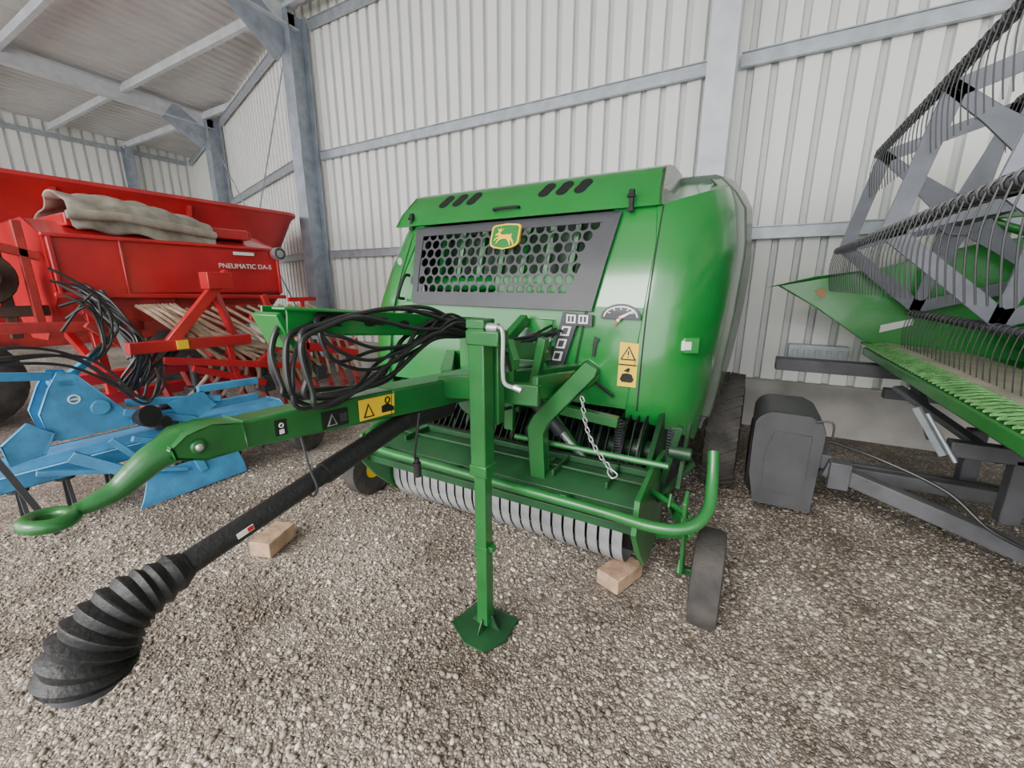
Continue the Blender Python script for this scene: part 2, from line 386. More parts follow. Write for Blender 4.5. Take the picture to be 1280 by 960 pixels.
for sg in (1,-1):
    g=MB(); grid=[]
    for i in range(25):
        f=i/24; row=[]
        for j in range(14):
            a=j/10; zb=.78-.24*min(a,1)**1.5
            row.append(cpt(a,zb+(ctop(a)-zb)*f,sg))
        grid.append(row)
    if sg<0: grid=[list(reversed(r)) for r in grid]
    g.sheet(grid,.02,(-sg*.5,.85,0))
    rows=[]
    for j in range(14):
        a=j/10; o=cpt(a,ctop(a),sg); y_i=2.47+.62*j/13; i_=V((cx+sg*.78,y_i+.02,1.90+.24*(j/13)))
        rows.append([i_.lerp(o,k/4)+V((0,0,.03*math.sin(math.pi*k/4)*j/13)) for k in range(5)])
    if sg<0: rows=[list(reversed(r)) for r in rows]
    g.sheet(rows,.01,(0,0,-1))
    g.make("corner_panel",bal,GREEN,label="curved green corner shield",ang=40)
for sg in(1,-1):
    g=MB(); grid=[]
    for i in range(17):
        f=i/16; row=[]
        for j in range(10):
            y=2.86+j*.20; zt=2.10+.10*min(1,j/3); z=.66+(zt-.66)*f; x=cx+sg*(interp(min(z,1.95),HWR)+.045+.02*min(1,j/2)-.14*max(0,f-.9)/.1); row.append(V((x,y,z)))
        grid.append(row)
    if sg<0: grid=[list(reversed(r)) for r in grid]
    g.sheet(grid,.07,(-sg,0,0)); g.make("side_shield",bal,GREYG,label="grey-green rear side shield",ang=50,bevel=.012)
g=MB(); grid=[]
for (y,zt,hw) in((3.1,2.17,1.10),(3.4,2.24,1.12),(4.1,2.3,1.12),(4.5,2.2,1.1),(4.65,1.9,1.06)):
    row=[V((cx-hw+.05,y,.9)),V((cx-hw,y,1.2)),V((cx-hw,y,zt-.25))]
    for k in range(1,6):
        an=math.pi/2*k/6; row.append(V((cx-hw+.2*(1-math.cos(an)),y,zt-.2+.2*math.sin(an))))
    row.append(V((cx-hw*.5,y,zt)));row.append(V((cx+hw*.5,y,zt)))
    for k in range(5,0,-1):
        an=math.pi/2*k/6; row.append(V((cx+hw-.2*(1-math.cos(an)),y,zt-.2+.2*math.sin(an))))
    row+=[V((cx+hw,y,zt-.25)),V((cx+hw,y,1.2)),V((cx+hw-.05,y,.9))]
    grid.append(row)
g.sheet(grid,0)
n=len(grid[0]); g.add(grid[-1],[tuple(range(n))]); g.add(grid[0],[tuple(reversed(range(n)))])
g.make("chamber_body",bal,DGREEN,label="dark green rear bale chamber",ang=50)
g=MB(); g.b2(-2.1,-.7,2.62,2.64,1.3,1.9); g.make("inner_plate",bal,DGREEN)
g=MB()
for i in range(9): g.beam((-2.05+i*.17,2.5,1.36),(-1.98+i*.17,2.56,1.86),.03,.05)
g.cyl((-2.1,2.5,1.5),(-.72,2.5,1.5),.05); g.b2(-1.5,-.85,2.44,2.5,1.38,1.56)
g.make("inner_frame",bal,GREEN)
for pts in([(-.47,.83),(-.455,1.9)],[(-2.30,.83),(-2.16,1.9)],[(-.79,1.355),(-.86,.85)]):
    g=MB(); (x0,z0),(x1,z1)=pts; N_=14; of=.0145
    g.sheet([[FS(x0+(x1-x0)*i/N_-.0035,z0+(z1-z0)*i/N_,of),FS(x0+(x1-x0)*i/N_+.0035,z0+(z1-z0)*i/N_,of)] for i in range(N_+1)],.002,(0,1,0))
    g.make("panel_seam",bal,BLACK)
OUT=[(-2.13,1.885),(-.665,1.89),(-.755,1.355),(-2.05,1.37)]
INN=[(-2.05,1.825),(-.765,1.835),(-.91,1.45),(-2.02,1.45)]
g=MB()
for k in range(4):
    a,b_=OUT[k],OUT[(k+1)%4];c,d=INN[(k+1)%4],INN[k]
    patch(g,[a,b_,c,d],16,4,.028,.012)
g.make("grille_frame",bal,DARK,label="dark grey grille surround",ang=60)
g=MB(); p=.068;r=.0285
def inside(x,z,m):
    xl=-2.05+(1.83-z)*.08; xr=-.765-(1.83-z)*.37
    return xl-m<x<xr+m and 1.45-m<z<1.832+m
row=0;z=1.41
while z<1.9:
    x=-2.2+(p/2 if row%2 else 0)
    while x<-.6:
        if inside(x,z,p*.62):
            hexo=[]
            for k in range(6):
                a0=math.radians(30+60*k);a1=math.radians(90+60*k)
                q0=V((math.cos(a0),math.sin(a0)))*p/math.sqrt(3);q1=V((math.cos(a1),math.sin(a1)))*p/math.sqrt(3)
                hexo+= [q0,(q0+q1)/2]
            o_=[FS(x+q.x,z+q.y,.022) for q in hexo]
            if inside(x,z,-.008):
                inn=[FS(x+r*math.cos(math.radians(30+30*k)),z+r*math.sin(math.radians(30+30*k)),.022) for k in range(12)]
                bk=[q+V((0,.006,0)) for q in inn]
                g.add(o_+inn+bk,[(k,(k+1)%12,(k+1)%12+12,k+12) for k in range(12)]+[(k+12,(k+1)%12+12,(k+1)%12+24,k+24) for k in range(12)])
            else: g.add(o_,[tuple(range(12))])
        x+=p
    z+=p*.866;row+=1
g.make("grille_mesh",bal,DARK,smooth=False,label="perforated dark grille sheet with round holes")
ex0,ez0=-1.37,1.785; S=.165
def shield(s):
    base=[(-.5,.36),(-.47,.42),(-.40,.46),(0,.50),(.40,.46),(.47,.42),(.5,.36),(.5,-.2),(.47,-.30),(.40,-.37),(.28,-.42),(0,-.48),(-.28,-.42),(-.40,-.37),(-.47,-.30),(-.5,-.2)]
    return [(ex0+x*s*1.12,ez0+z_*s*.88) for x,z_ in base]
g=MB(); polyF(g,shield(S*1.10),.048,.02,0); polyF(g,shield(S*.98),.050,.004,1)
deer=[(.05,.63),(.10,.68),(.16,.71),(.20,.76),(.19,.84),(.12,.90),(.12,.93),(.20,.90),(.24,.86),(.27,.97),(.29,.97),(.30,.86),(.34,.85),(.42,.93),(.43,.91),(.36,.81),(.28,.76),(.28,.71),(.34,.64),(.46,.62),(.60,.63),(.73,.61),(.81,.66),(.84,.63),(.81,.57),(.83,.50),(.84,.42),(.92,.33),(.96,.20),(1.0,.09),(.96,.08),(.90,.20),(.85,.29),(.74,.36),(.80,.24),(.83,.09),(.79,.08),(.74,.22),(.66,.34),(.60,.40),(.46,.42),(.34,.40),(.22,.32),(.18,.20),(.14,.19),(.16,.33),(.25,.44),(.13,.44),(.06,.34),(.02,.36),(.10,.50),(.24,.54),(.21,.61),(.13,.59),(.07,.59)]
polyF(g,[(ex0+(x-.5)*S*.92,ez0+(z_-.52)*S*.76) for x,z_ in deer],.054,.003,0)
g.make("emblem",bal,[YEL,GREEN],smooth=False,label="yellow and green shield emblem with a leaping deer")
g=MB(); g.tube(spline([FS(-1.50,1.965,.03),FS(-1.49,1.965,.06),FS(-1.34,1.967,.06),FS(-1.33,1.967,.03)],5),.009); g.make("hood_handle",bal,BLACK)
for x in(-.62,-2.2):
    g=MB(); q=FS(x,1.93,.05); g.box(q,(.022,.025,.095)); g.cyl(q+V((-.02,-.01,.03)),q+V((.02,-.01,.03)),.010); g.box(q+V((0,-.01,-.04)),(.034,.018,.016)); g.cyl(q+V((-.014,0,.052)),q+V((.014,0,.052)),.012)
    g.make("hood_latch",bal,BLACK,label="black hood hinge latch")
g=MB(); g.tube(spline([FS(-2.12,1.56,.02),FS(-2.13,1.55,.06),FS(-2.15,1.42,.07),FS(-2.14,1.40,.02)],5),.011); g.make("panel_handle",bal,BLACK)
g=MB(); q=FS(-2.24,1.66,.0); g.cyl(q+V((0,.02,0)),q+V((-.005,-.022,0)),.026); g.make("round_cap",bal,STEEL)
g=MB(); q=FS(-.24,1.19,.0); R_=Matrix.Rotation(.5,3,'Z'); g.box(q+V((-.01,-.02,0)),(.085,.05,.085),0,R_); g.box(q+V((-.022,-.047,0)),(.055,.015,.055),1,R_); g.make("marker_lamp",bal,[GREEN,LAMPG],bevel=.008,label="small square clear marker lamp")
g=MB(); zt=1.2;zb=.96
polyF(g,[(-.585,zt),(-.485,zt-.005),(-.485,zb),(-.585,zb)],.016,.002,0)
polyF(g,[(-.583,1.083),(-.487,1.083),(-.487,1.077),(-.583,1.077)],.0175,.001,1)
def tri(cx_,cz_,s,off=.018):
    polyF(g,[(cx_-s,cz_-s*.8),(cx_+s,cz_-s*.8),(cx_,cz_+s)],off,.001,1); polyF(g,[(cx_-s*.72,cz_-s*.65),(cx_+s*.72,cz_-s*.65),(cx_,cz_+s*.68)],off+.0012,.001,0)
    polyF(g,[(cx_-s*.09,cz_-s*.2),(cx_+s*.09,cz_-s*.2),(cx_+s*.09,cz_+s*.35),(cx_-s*.09,cz_+s*.35)],off+.0024,.001,1)
    polyF(g,[(cx_-s*.09,cz_-s*.5),(cx_+s*.09,cz_-s*.5),(cx_+s*.09,cz_-s*.33),(cx_-s*.09,cz_-s*.33)],off+.0024,.001,1)
tri(-.535,1.14,.042)
polyF(g,[(-.572,1.0),(-.56,1.03),(-.535,1.035),(-.51,1.03),(-.497,1.0),(-.51,.985),(-.56,.985)],.018,.001,1)
polyF(g,[(-.555,1.045),(-.53,1.065),(-.52,1.06),(-.525,1.04)],.018,.001,1)
g.make("warning_decal",bal,[YEL,BLK],smooth=False,label="yellow warning sticker with black pictograms")
g=MB(); k_=.92; gx=-.595
def gp(r1,r2,a): return (gx+r1*k_*math.cos(math.radians(a)),1.33+r2*k_*math.sin(math.radians(a)))
polyF(g,[gp(.115,.075,a) for a in range(-10,191,10)],.018,.002,0)
polyF(g,[gp(.10,.062,a) for a in range(0,181,10)]+[gp(.092,.055,a) for a in range(180,-1,-10)],.020,.001,1)
for a in(30,60,90,120,150): polyF(g,[gp(.07,.042,a-3),gp(.07,.042,a+3),gp(.09,.054,a+2),gp(.09,.054,a-2)],.020,.001,1)
polyF(g,[(gx-.01,1.33),(gx+.005,1.32),(gx+.075,1.365),(gx+.073,1.37)],.024,.001,1)
q=FS(gx-.005,1.315,.03); g.cyl(q,q+V((0,-.012,0)),.008,mi=1)
polyF(g,[(gx-.035,1.285),(gx-.028,1.28),(gx+.015,1.325),(gx+.01,1.33)],.026,.002,2)
g.make("bale_gauge",bal,[DARK,WHITE,REDL],smooth=False,label="dark semicircular bale size gauge with white scale")
g=MB(); polyF(g,[(-.92,1.345),(-.745,1.335),(-.745,1.275),(-.835,1.275),(-.90,1.04),(-.985,1.04)],.03,.02,0)
for i in range(2): polyF(g,[(-.895+i*.072,1.335),(-.84+i*.072,1.333),(-.84+i*.072,1.287),(-.895+i*.072,1.287)],.033,.002,1)
for i in range(3): polyF(g,[(-.915-i*.020,1.268-i*.072),(-.862-i*.020,1.268-i*.072),(-.875-i*.020,1.215-i*.072),(-.928-i*.020,1.215-i*.072)],.033,.002,1)
for i in range(2):
    for k in range(2): polyF(g,[(-.886+i*.072+k*.022,1.327),(-.872+i*.072+k*.022,1.327),(-.872+i*.072+k*.022,1.295),(-.886+i*.072+k*.022,1.295)],.035,.001,0)
for i in range(3): polyF(g,[(-.908-i*.020,1.260-i*.072),(-.876-i*.020,1.260-i*.072),(-.887-i*.020,1.224-i*.072),(-.918-i*.020,1.224-i*.072)],.035,.001,0)
g.make("coupling_board",bal,[DARK,WHITE],smooth=False,label="dark board with white hydraulic hose symbols")
for k,(x,z_) in enumerate(((-.965,1.19),(-.985,1.12),(-1.0,1.06))):
    g=MB(); q=FS(x,z_,.04); g.cyl(q,q+V((.0,-.06,.01)),.012); g.cyl(q+V((0,-.05,.01)),q+V((0,-.07,.01)),.017)
    g.make("hydraulic_coupler",bal,STEEL)
g=MB(); polyF(g,[(-1.24,1.3),(-.98,1.3),(-1.02,.95),(-1.26,.95)],.022,.02); g.make("access_flap",bal,GREEN,bevel=.003)
g=MB(); polyF(g,[(-1.17,1.235),(-1.07,1.235),(-1.09,1.11),(-1.2,1.11)],.03,.01,0); polyF(g,[(-1.15,1.22),(-1.09,1.22),(-1.11,1.14),(-1.17,1.14)],.032,.002,1); g.make("name_plate",bal,[FGREEN,DARK],smooth=False)
g=MB(); polyF(g,[(-.73,1.22),(-.70,1.21),(-.715,1.18),(-.72,1.11),(-.735,1.11),(-.735,1.18)],.016,.002); g.make("arrow_decal",bal,BLK,smooth=False)
# lower body and feed area, intake shade painted as black parts
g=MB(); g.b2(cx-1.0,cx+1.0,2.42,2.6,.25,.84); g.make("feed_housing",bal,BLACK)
g=MB()
for i in range(16):
    x=-2.05+i*.108; g.cyl((x,2.24,.60),(x+.02,2.24,.60),.17,seg=18)
g.cyl((-2.2,2.24,.60),(-.35,2.24,.60),.06); g.make("feed_rotor",bal,DGREEN,label="dark green ribbed feed rotor")
g=MB()
for i in range(34):
    x=-1.8+i*.042; g.beam((x,2.0,.60),(x,2.14,.78),.006,.03); g.beam((x,2.14,.78),(x,2.3,.80),.006,.03)
g.beam((-1.85,2.0,.60),(-.38,2.0,.60),.03,.03); g.make("crop_comb",bal,BLACK,kind="stuff",label="dark curved crop guide rods")
for x in(-2.22,-.36):
    g=MB(); g.prism([(x,2.0,.3),(x,2.0,.66),(x,2.3,.84),(x,3.2,.9),(x,3.2,.5),(x,2.5,.3)],(.025,0,0)); g.make("side_plate",bal,DGREEN)
g=MB(); g.b2(cx-.95,cx+.95,2.6,4.6,.55,.75); g.beam((cx-1.0,3.35,.42),(cx+1.0,3.35,.42),.12,.12); g.make("chassis",bal,DGREEN)
def wheel(name,c,R,w_,rim,rimm,lugs,label,parent):
    t=MB(); hw=w_/2
    prof=[(-hw*.7,rim),(-hw*.95,rim*1.05),(-hw,(R+rim)/2),(-hw*.9,R*.96),(-hw*.55,R),(hw*.55,R),(hw*.9,R*.96),(hw,(R+rim)/2),(hw*.95,rim*1.05),(hw*.7,rim)]
    e=bpy.data.objects.new(name,None); COL.objects.link(e); e.empty_display_size=.1; place(e,c,parent)
    e["label"]=label
    t.lathe(c,(1,0,0),prof,40)
    for k in range(lugs):
        for sgn in(-1,1):
            aa=2*math.pi*k/lugs+(math.pi/lugs if sgn>0 else 0)
            rr=R-.004
            def pt(xl,da,h):
                an=aa+da/R; return V(c)+V((xl,math.cos(an)*(rr+h),math.sin(an)*(rr+h)))
            x0,x1=sgn*w_*.02,sgn*w_*.46
            vs=[pt(x0,.02,0),pt(x0,.045,0),pt(x1,-.015,-.012),pt(x1,-.042,-.012),pt(x0,.02,.016),pt(x0,.045,.016),pt(x1,-.015,.006),pt(x1,-.042,.006)]
            t.add(vs,[(4,5,6,7),(0,4,7,3),(1,2,6,5),(0,1,5,4),(3,7,6,2)])
    t.make("tyre",e,TYRE)
    t=MB(); t.lathe(c,(1,0,0),[(-hw*.72,rim*1.0),(-hw*.6,rim*.9),(-hw*.25,rim*.8),(-hw*.2,rim*.25),(-hw*.5,rim*.22),(hw*.5,rim*.22),(hw*.2,rim*.25),(hw*.25,rim*.8),(hw*.6,rim*.9),(hw*.72,rim*1.0)],28)
    t.make("rim",e,rimm); return e
wheel("gauge_wheel",(-.03,1.85,.215),.215,.125,.10,DGREEN,0,"dusty black pickup gauge wheel with smooth tread",bal)
wheel("gauge_wheel.001",(-2.30,1.95,.2),.2,.12,.075,YEL,0,"black pickup gauge wheel with yellow hub",bal)
wheel("main_wheel",(-.07,3.42,.43),.42,.22,.2,YEL,32,"lugged dusty main tyre",bal)
wheel("main_wheel.001",(-2.49,3.42,.43),.42,.22,.2,YEL,32,"lugged dusty main tyre",bal)
# pickup
XL,XR=-1.82,-.42; PL=-1.86
g=MB(); g.cyl((XL-.03,1.98,.34),(XR+.05,1.98,.34),.165,seg=28); g.make("pickup_drum",bal,BLACK)
nb=24
for i in range(nb):
    x=XL+i*((XR-XL)/(nb-1)); g=MB(); pts=[]
    for k in range(15):
        a=math.radians(50+k*17); pts.append((1.96+.215*math.cos(a),.34+.215*math.sin(a)))
    g.sheet([[V((x-.024,y_,z_)),V((x+.024,y_,z_))] for y_,z_ in pts],.004,(0,-.3,.0)); g.make("stripper_band",bal,BAND,ang=60)
g=MB(); g.sheet([[V((x,1.60,.49)) for x in(PL,-.30)],[V((x,1.59,.60)) for x in(PL,-.30)],[V((x,1.66,.645)) for x in(PL,-.30)],[V((x,1.82,.645)) for x in(PL,-.30)],[V((x,1.99,.59)) for x in(PL,-.30)]],.012,(0,.5,-1))
g.beam((PL,1.83,.66),(-.30,1.83,.66),.03,.03); g.beam((PL,1.6,.50),(-.30,1.6,.50),.03,.04); g.beam((PL,1.72,.655),(-.30,1.72,.655),.015,.012)
for x in(-1.6,-1.15,-.7,-.45): g.b2(x-.006,x+.006,1.62,1.84,.645,.675)
g.make("crop_plate",bal,DGREEN,bevel=.004,label="dark green crop press plate")
g=MB()
path=spline([(PL,1.84,.70),(PL,1.66,.68),(PL+.05,1.54,.645),(PL+.2,1.5,.62),(-1.3,1.5,.615),(-.9,1.5,.61),(-.45,1.5,.605),(-.22,1.48,.61),(-.10,1.51,.63),(-.05,1.58,.68),(-.05,1.66,.76),(-.06,1.72,.86)],8)
g.tube(path,.022,12); g.make("guard_tube",bal,FGREEN,label="green bent guard tube around the pickup")
for x in(-1.7,-1.2,-.6):
    g=MB(); g.beam((x,1.5,.615),(x,1.60,.58),.03,.03); g.make("guard_bracket",bal,FGREEN)
g=MB(); g.tube([(-.95,1.72,.76),(-.22,1.72,.76)],.014,8); g.make("guard_bar",bal,FGREEN)
for x in(-.31,PL-.02):
    g=MB(); g.prism([(x,1.55,.66),(x,1.52,.52),(x,1.62,.38),(x,1.80,.20),(x,2.14,.24),(x,2.14,.66),(x,1.8,.70)],(.02,0,0)); g.make("pickup_end_plate",bal,FGREEN,bevel=.003)
g=MB(); g.beam((-.13,1.60,.70),(-.13,1.76,.28),.014,.075,up=(0,1,0)); g.beam((-.16,1.85,.215),(-.02,1.85,.215),.03,.03); g.beam((-.24,1.75,.42),(-.1,1.68,.5),.04,.02); g.beam((-.14,1.74,.3),(-.14,1.85,.2),.016,.06,up=(0,1,0)); g.beam((-.24,1.95,.5),(-.13,1.66,.55),.03,.05); g.cyl((-.30,1.8,.6),(-.11,1.64,.6),.012); g.beam((-.20,1.7,.62),(-.20,1.9,.45),.012,.06)
g.make("wheel_bracket",bal,FGREEN,bevel=.003)
g=MB(); g.beam((-1.9,1.85,.42),(-2.22,1.9,.36),.04,.05); g.beam((-2.20,1.88,.40),(-2.21,1.95,.2),.016,.05,up=(0,1,0)); g.beam((-2.30,1.95,.2),(-2.19,1.95,.2),.03,.03); g.make("wheel_bracket",bal,FGREEN)
g=MB(); g.beam((-.2,1.95,.55),(-.2,2.2,.80),.02,.05); g.beam((-.3,2.05,.45),(-.22,2.0,.85),.03,.04,up=(0,1,0)); g.cyl((-.26,2.0,.72),(-.16,2.0,.72),.03); g.beam((-.28,1.9,.5),(-.16,2.15,.62),.02,.03); g.make("lift_lever",bal,DGREEN,bevel=.003)
for x in(-.26,-.52):
    g=MB(); pts=[V((x+.022*math.cos(t*.9),2.06+.022*math.sin(t*.9),.62+t*.0022)) for t in range(90)]; g.tube(pts,.004,5); g.make("coil_spring",bal,DARK)
g=MB()
g.prism([(-.52,1.62,1.16),(-.57,1.62,1.19),(-.80,1.62,.92),(-.83,1.62,.86),(-.81,1.62,.58),(-.74,1.62,.56),(-.75,1.62,.84),(-.73,1.62,.89),(-.52,1.62,1.13)],(0,.05,0)); g.beam((-.66,1.64,1.03),(-.70,2.25,1.0),.02,.05)
g.beam((-.78,1.66,.62),(-.78,1.9,.62),.03,.06)
g.make("lift_arm",bal,FGREEN,bevel=.004)
g=MB(); g.beam((-.98,1.7,1.2),(-.98,2.25,1.1),.02,.09); g.beam((-.88,1.6,1.15),(-.98,1.72,1.22),.03,.06); g.beam((-.99,1.75,1.2),(-1.0,1.75,.78),.05,.03); g.beam((-.93,1.9,.95),(-.7,2.0,.6),.03,.05); g.beam((-.84,1.8,1.25),(-.90,1.8,.95),.04,.05,up=(0,1,0)); g.beam((-1.05,1.9,.9),(-.5,1.95,.84),.05,.05)
g.make("lift_linkage",bal,FGREEN,bevel=.003)
g=MB(); g.cyl((-.95,1.85,.95),(-.6,1.95,.55),.018,mi=1); g.cyl((-.95,1.85,.95),(-.78,1.9,.75),.032); g.make("lift_cylinder",bal,[DARK,STEEL])
g=MB(); a=V((-.56,1.58,1.05));e=V((-.41,1.56,.76)); NL=16
for i in range(NL):
    t=(i+.5)/NL; p_=a.lerp(e,t)+V((-.03*math.sin(math.pi*t),0,-.02*math.sin(math.pi*t))); d=(e-a).normalized(); s_=V((0,1,0)) if i%2 else d.cross(V((0,1,0)))
    A=d*.014; Bv=s_*.007
    g.tube([p_+A,p_+A*.6+Bv,p_-A*.6+Bv,p_-A,p_-A*.6-Bv,p_+A*.6-Bv],.0022,6,closed=True)
g.tube(spline([(-.42,1.56,.77),(-.39,1.56,.75),(-.41,1.56,.73),(-.43,1.56,.75),(-.425,1.56,.775)],5),.003,6); g.make("safety_chain",bal,STEEL,kind="stuff")
# drawbar
g=MB()
g.beam((-1.2,.47,1.108),(-1.2,1.1,1.06),.075,.075,w2=.13,h2=.108); g.beam((-1.2,1.1,1.06),(-1.16,2.25,.97),.13,.108,w2=.2,h2=.14)
g.make("drawbar",bal,FGREEN,bevel=.008,label="long green box section drawbar")
g=MB(); g.prism([(-1.245,.405,1.12),(-1.245,.44,1.145),(-1.245,.50,1.148),(-1.245,.57,1.138),(-1.245,.57,1.068),(-1.245,.47,1.068),(-1.245,.41,1.092)],(.09,0,0))
g.cyl((-1.256,.46,1.108),(-1.144,.46,1.108),.019); g.cyl((-1.262,.46,1.108),(-1.138,.46,1.108),.010,mi=1)
g.make("drawbar_clamp",bal,[FGREEN,STEEL],bevel=.014)
hp=spline([(-1.2,.45,1.112),(-1.2,.39,1.098),(-1.2,.345,1.07),(-1.2,.31,1.047),(-1.2,.265,1.035),(-1.2,.24,1.032)],6)
g=MB(); g.tube(hp,.03,14,rf=lambda t:.041-.025*min(1,t*1.1)); g.torus((-1.2,.20,1.03),(0,.12,1),.034,.0145,28,10,sx=1.08)
g.make("hitch_eye",bal,FGREEN,label="green forged drawbar arm ending in a ring eye",ang=60)
def xd(g,y0,y1,z0,z1,x,mi): g.prism([(x,y0,z0),(x,y1,z0-(y1-y0)*.07),(x,y1,z1-(y1-y0)*.07),(x,y0,z1)],(.0015,0,0),mi)
g=MB(); X=-1.137
xd(g,.94,1.12,1.035,1.11,X,0)
g.prism([(X+.002,.955,1.042),(X+.002,1.005,1.038),(X+.002,.98,1.092)],(.001,0,0),1); g.prism([(X+.0035,.965,1.047),(X+.0035,.995,1.044),(X+.0035,.98,1.08)],(.001,0,0),0)
g.prism([(X+.002,1.04,1.04),(X+.002,1.10,1.035),(X+.002,1.10,1.05),(X+.002,1.07,1.07),(X+.002,1.04,1.065)],(.001,0,0),1)
g.torus((X+.003,1.07,1.082),(1,0,0),.011,.003,12,5,mi=1)
g.make("warning_decal",bal,[YEL,BLK],smooth=False,label="yellow warning sticker on the drawbar")
g=MB(); X=-1.145; xd(g,.80,.90,1.047,1.105,X,0); g.prism([(X+.003,.815,1.052),(X+.003,.855,1.05),(X+.003,.835,1.092)],(.001,0,0),2); g.prism([(X+.0045,.823,1.056),(X+.0045,.847,1.055),(X+.0045,.835,1.083)],(.001,0,0),0); g.prism([(X+.003,.865,1.055),(X+.003,.893,1.053),(X+.003,.893,1.082),(X+.003,.865,1.084)],(.001,0,0),1)
g.make("black_decal",bal,[BLK,DARK,BAND],smooth=False)
g=MB(); X=-1.153; xd(g,.655,.69,1.070,1.118,X,0); g.torus((X+.003,.672,1.10),(1,0,0),.006,.0018,12,5,mi=1); g.b2(X+.002,X+.003,.665,.679,1.074,1.088,1)
g.make("black_decal",bal,[BLK,WHITE],smooth=False)
g=MB()
zr=lambda y:1.40-.10*(y-.72)
g.beam((-1.26,.72,zr(.72)),(-1.26,1.75,zr(1.75)),.008,.08); g.beam((-1.14,.72,zr(.72)),(-1.14,1.75,zr(1.75)),.008,.08); g.beam((-1.2,.72,zr(.72)-.04),(-1.2,1.75,zr(1.75)-.04),.12,.008)
g.beam((-1.2,.7,1.42),(-1.2,.74,1.32),.12,.02,up=(0,1,0)); g.beam((-1.2,1.72,1.29),(-1.2,1.72,1.0),.12,.05,up=(0,1,0))
g.beam((-1.14,.70,1.435),(-1.14,1.0,1.405),.06,.008)
g.make("hose_rail",bal,GREEN,bevel=.003,label="green channel rail carrying the hoses")
for k in range(5):
    g=MB(); y=.86+k*.16; g.prism([V((-1.135,y+.012*math.cos(t)*2.2,zr(y)+.013*math.sin(t))) for t in [i*math.pi/6 for i in range(12)]],(.003,0,0))
    g.make("rail_slot",bal,BLACK,smooth=False)
# jack
jx,jy=-.868,1.3
g=MB(); g.b2(jx-.035,jx+.035,jy-.035,jy+.035,.77,1.36); g.b2(jx-.040,jx+.040,jy-.040,jy+.040,.75,.80); g.b2(jx-.040,jx+.040,jy-.040,jy+.040,1.34,1.375); g.b2(jx-.042,jx+.10,jy-.040,jy+.040,1.28,1.335)
g.beam((jx-.0,jy+.05,1.12),(jx-.0,jy+.10,1.12),.09,.34,up=(0,0,1)); g.beam((jx-.03,jy+.08,1.10),(-1.14,1.44,1.06),.10,.10)
jack=g.make("jack_stand",bal,FGREEN,bevel=.005,label="upright green square parking jack")
g=MB(); g.b2(jx-.026,jx+.026,jy-.026,jy+.026,.04,.78)
for z_ in(.3,.42,.54): g.cyl((jx-.01,jy-.0255,z_),(jx-.01,jy-.028,z_),.007)
g.b2(jx-.031,jx+.031,jy-.031,jy+.031,.40,.43); g.box((jx+.040,jy,.42),(.022,.03,.022)); g.make("jack_leg",jack,FGREEN,bevel=.004)
g=MB(); g.prism([(jx-.14,jy-.06,.008),(jx-.03,jy-.12,.008),(jx+.07,jy-.12,.008),(jx+.12,jy-.03,.008),(jx+.11,jy+.1,.008),(jx-.11,jy+.1,.008)],(0,0,.010)); g.prism([(jx-.07,jy,.018),(jx+.07,jy,.018),(jx+.03,jy,.07),(jx-.03,jy,.07)],(0,.006,0)); g.prism([(jx,jy-.07,.018),(jx,jy+.07,.018),(jx,jy+.03,.07),(jx,jy-.03,.07)],(.006,0,0)); g.make("jack_foot",jack,DGREEN,bevel=.003)
g=MB(); g.tube(spline([(jx+.055,jy-.01,1.345),(jx+.09,jy-.02,1.35),(jx+.115,jy-.03,1.33),(jx+.12,jy-.04,1.2),(jx+.13,jy-.04,1.15),(jx+.18,jy-.045,1.14)],6),.008,8); g.cyl((jx+.04,jy-.01,1.345),(jx+.085,jy-.01,1.345),.018); g.tube(spline([(jx+.17,jy-.045,1.143),(jx+.20,jy-.045,1.135)],3),.011,8)
g.make("jack_crank",jack,STEEL,label="zinc crank handle of the jack")
g=MB(); g.beam((-1.1,1.6,1.02),(-.75,2.25,1.0),.06,.13); g.beam((-1.28,1.6,1.02),(-1.75,2.25,1.0),.06,.13); g.beam((-1.2,1.75,1.05),(-1.15,2.2,1.3),.05,.06); g.beam((-.74,1.50,1.08),(-.70,2.2,1.0),.03,.10); g.beam((-1.05,1.46,1.05),(-.72,1.51,1.05),.04,.09)
g.make("drawbar_frame",bal,FGREEN,bevel=.005)
g=MB(); g.cyl((-1.2,1.7,.93),(-1.2,2.2,.93),.10); g.b2(-1.35,-1.05,1.95,2.22,.8,1.05); g.make("gearbox",bal,DGREEN,bevel=.01)
# PTO
g=MB(); A=V((-1.15,.36,.815));Bp=V((-1.17,1.2,.965))
g.tube([A,Bp],.031,20); g.tube([Bp-(Bp-A)*.03,Bp+V((0,.25,.0))],.045,20,rf=lambda t:.040+.02*t)
g.tube([A.lerp(Bp,.52),A.lerp(Bp,.98)],.037,20)
pto=g.make("drive_shaft",bal,RUBBER,label="black plastic-guarded drive shaft")
ax=spline([A+V((0,.03,.006)),(-1.15,.325,.808),(-1.15,.275,.797),(-1.15,.228,.768),(-1.15,.195,.727),(-1.15,.18,.68)],24); n=len(ax)
def br(t):
    base=.038+.040*min(1,t*1.4)**.8; return base*(1+.085*(2*abs((t*11)%1-.5)*2-1)) if .04<t<.98 else base*.9
g=MB(); g.tube(ax,.05,36,rf=br); g.make("bellows_boot",pto,RUBBER,label="ribbed black rubber bellows guard",ang=30)
g=MB(); d=(ax[-1]-ax[-6]).normalized(); g.cyl(ax[-1]-d*.01,ax[-1]+d*.025,.055); g.torus(ax[-1]+d*.012,d,.04,.012); g.make("shaft_yoke",pto,DARK)
q=A.lerp(Bp,.19)
g=MB(); g.box(q+V((.032,0,0.004)),(.002,.045,.016),0,Matrix.Rotation(.19,3,'X')); g.make("shaft_label",pto,[WHITE],smooth=False)
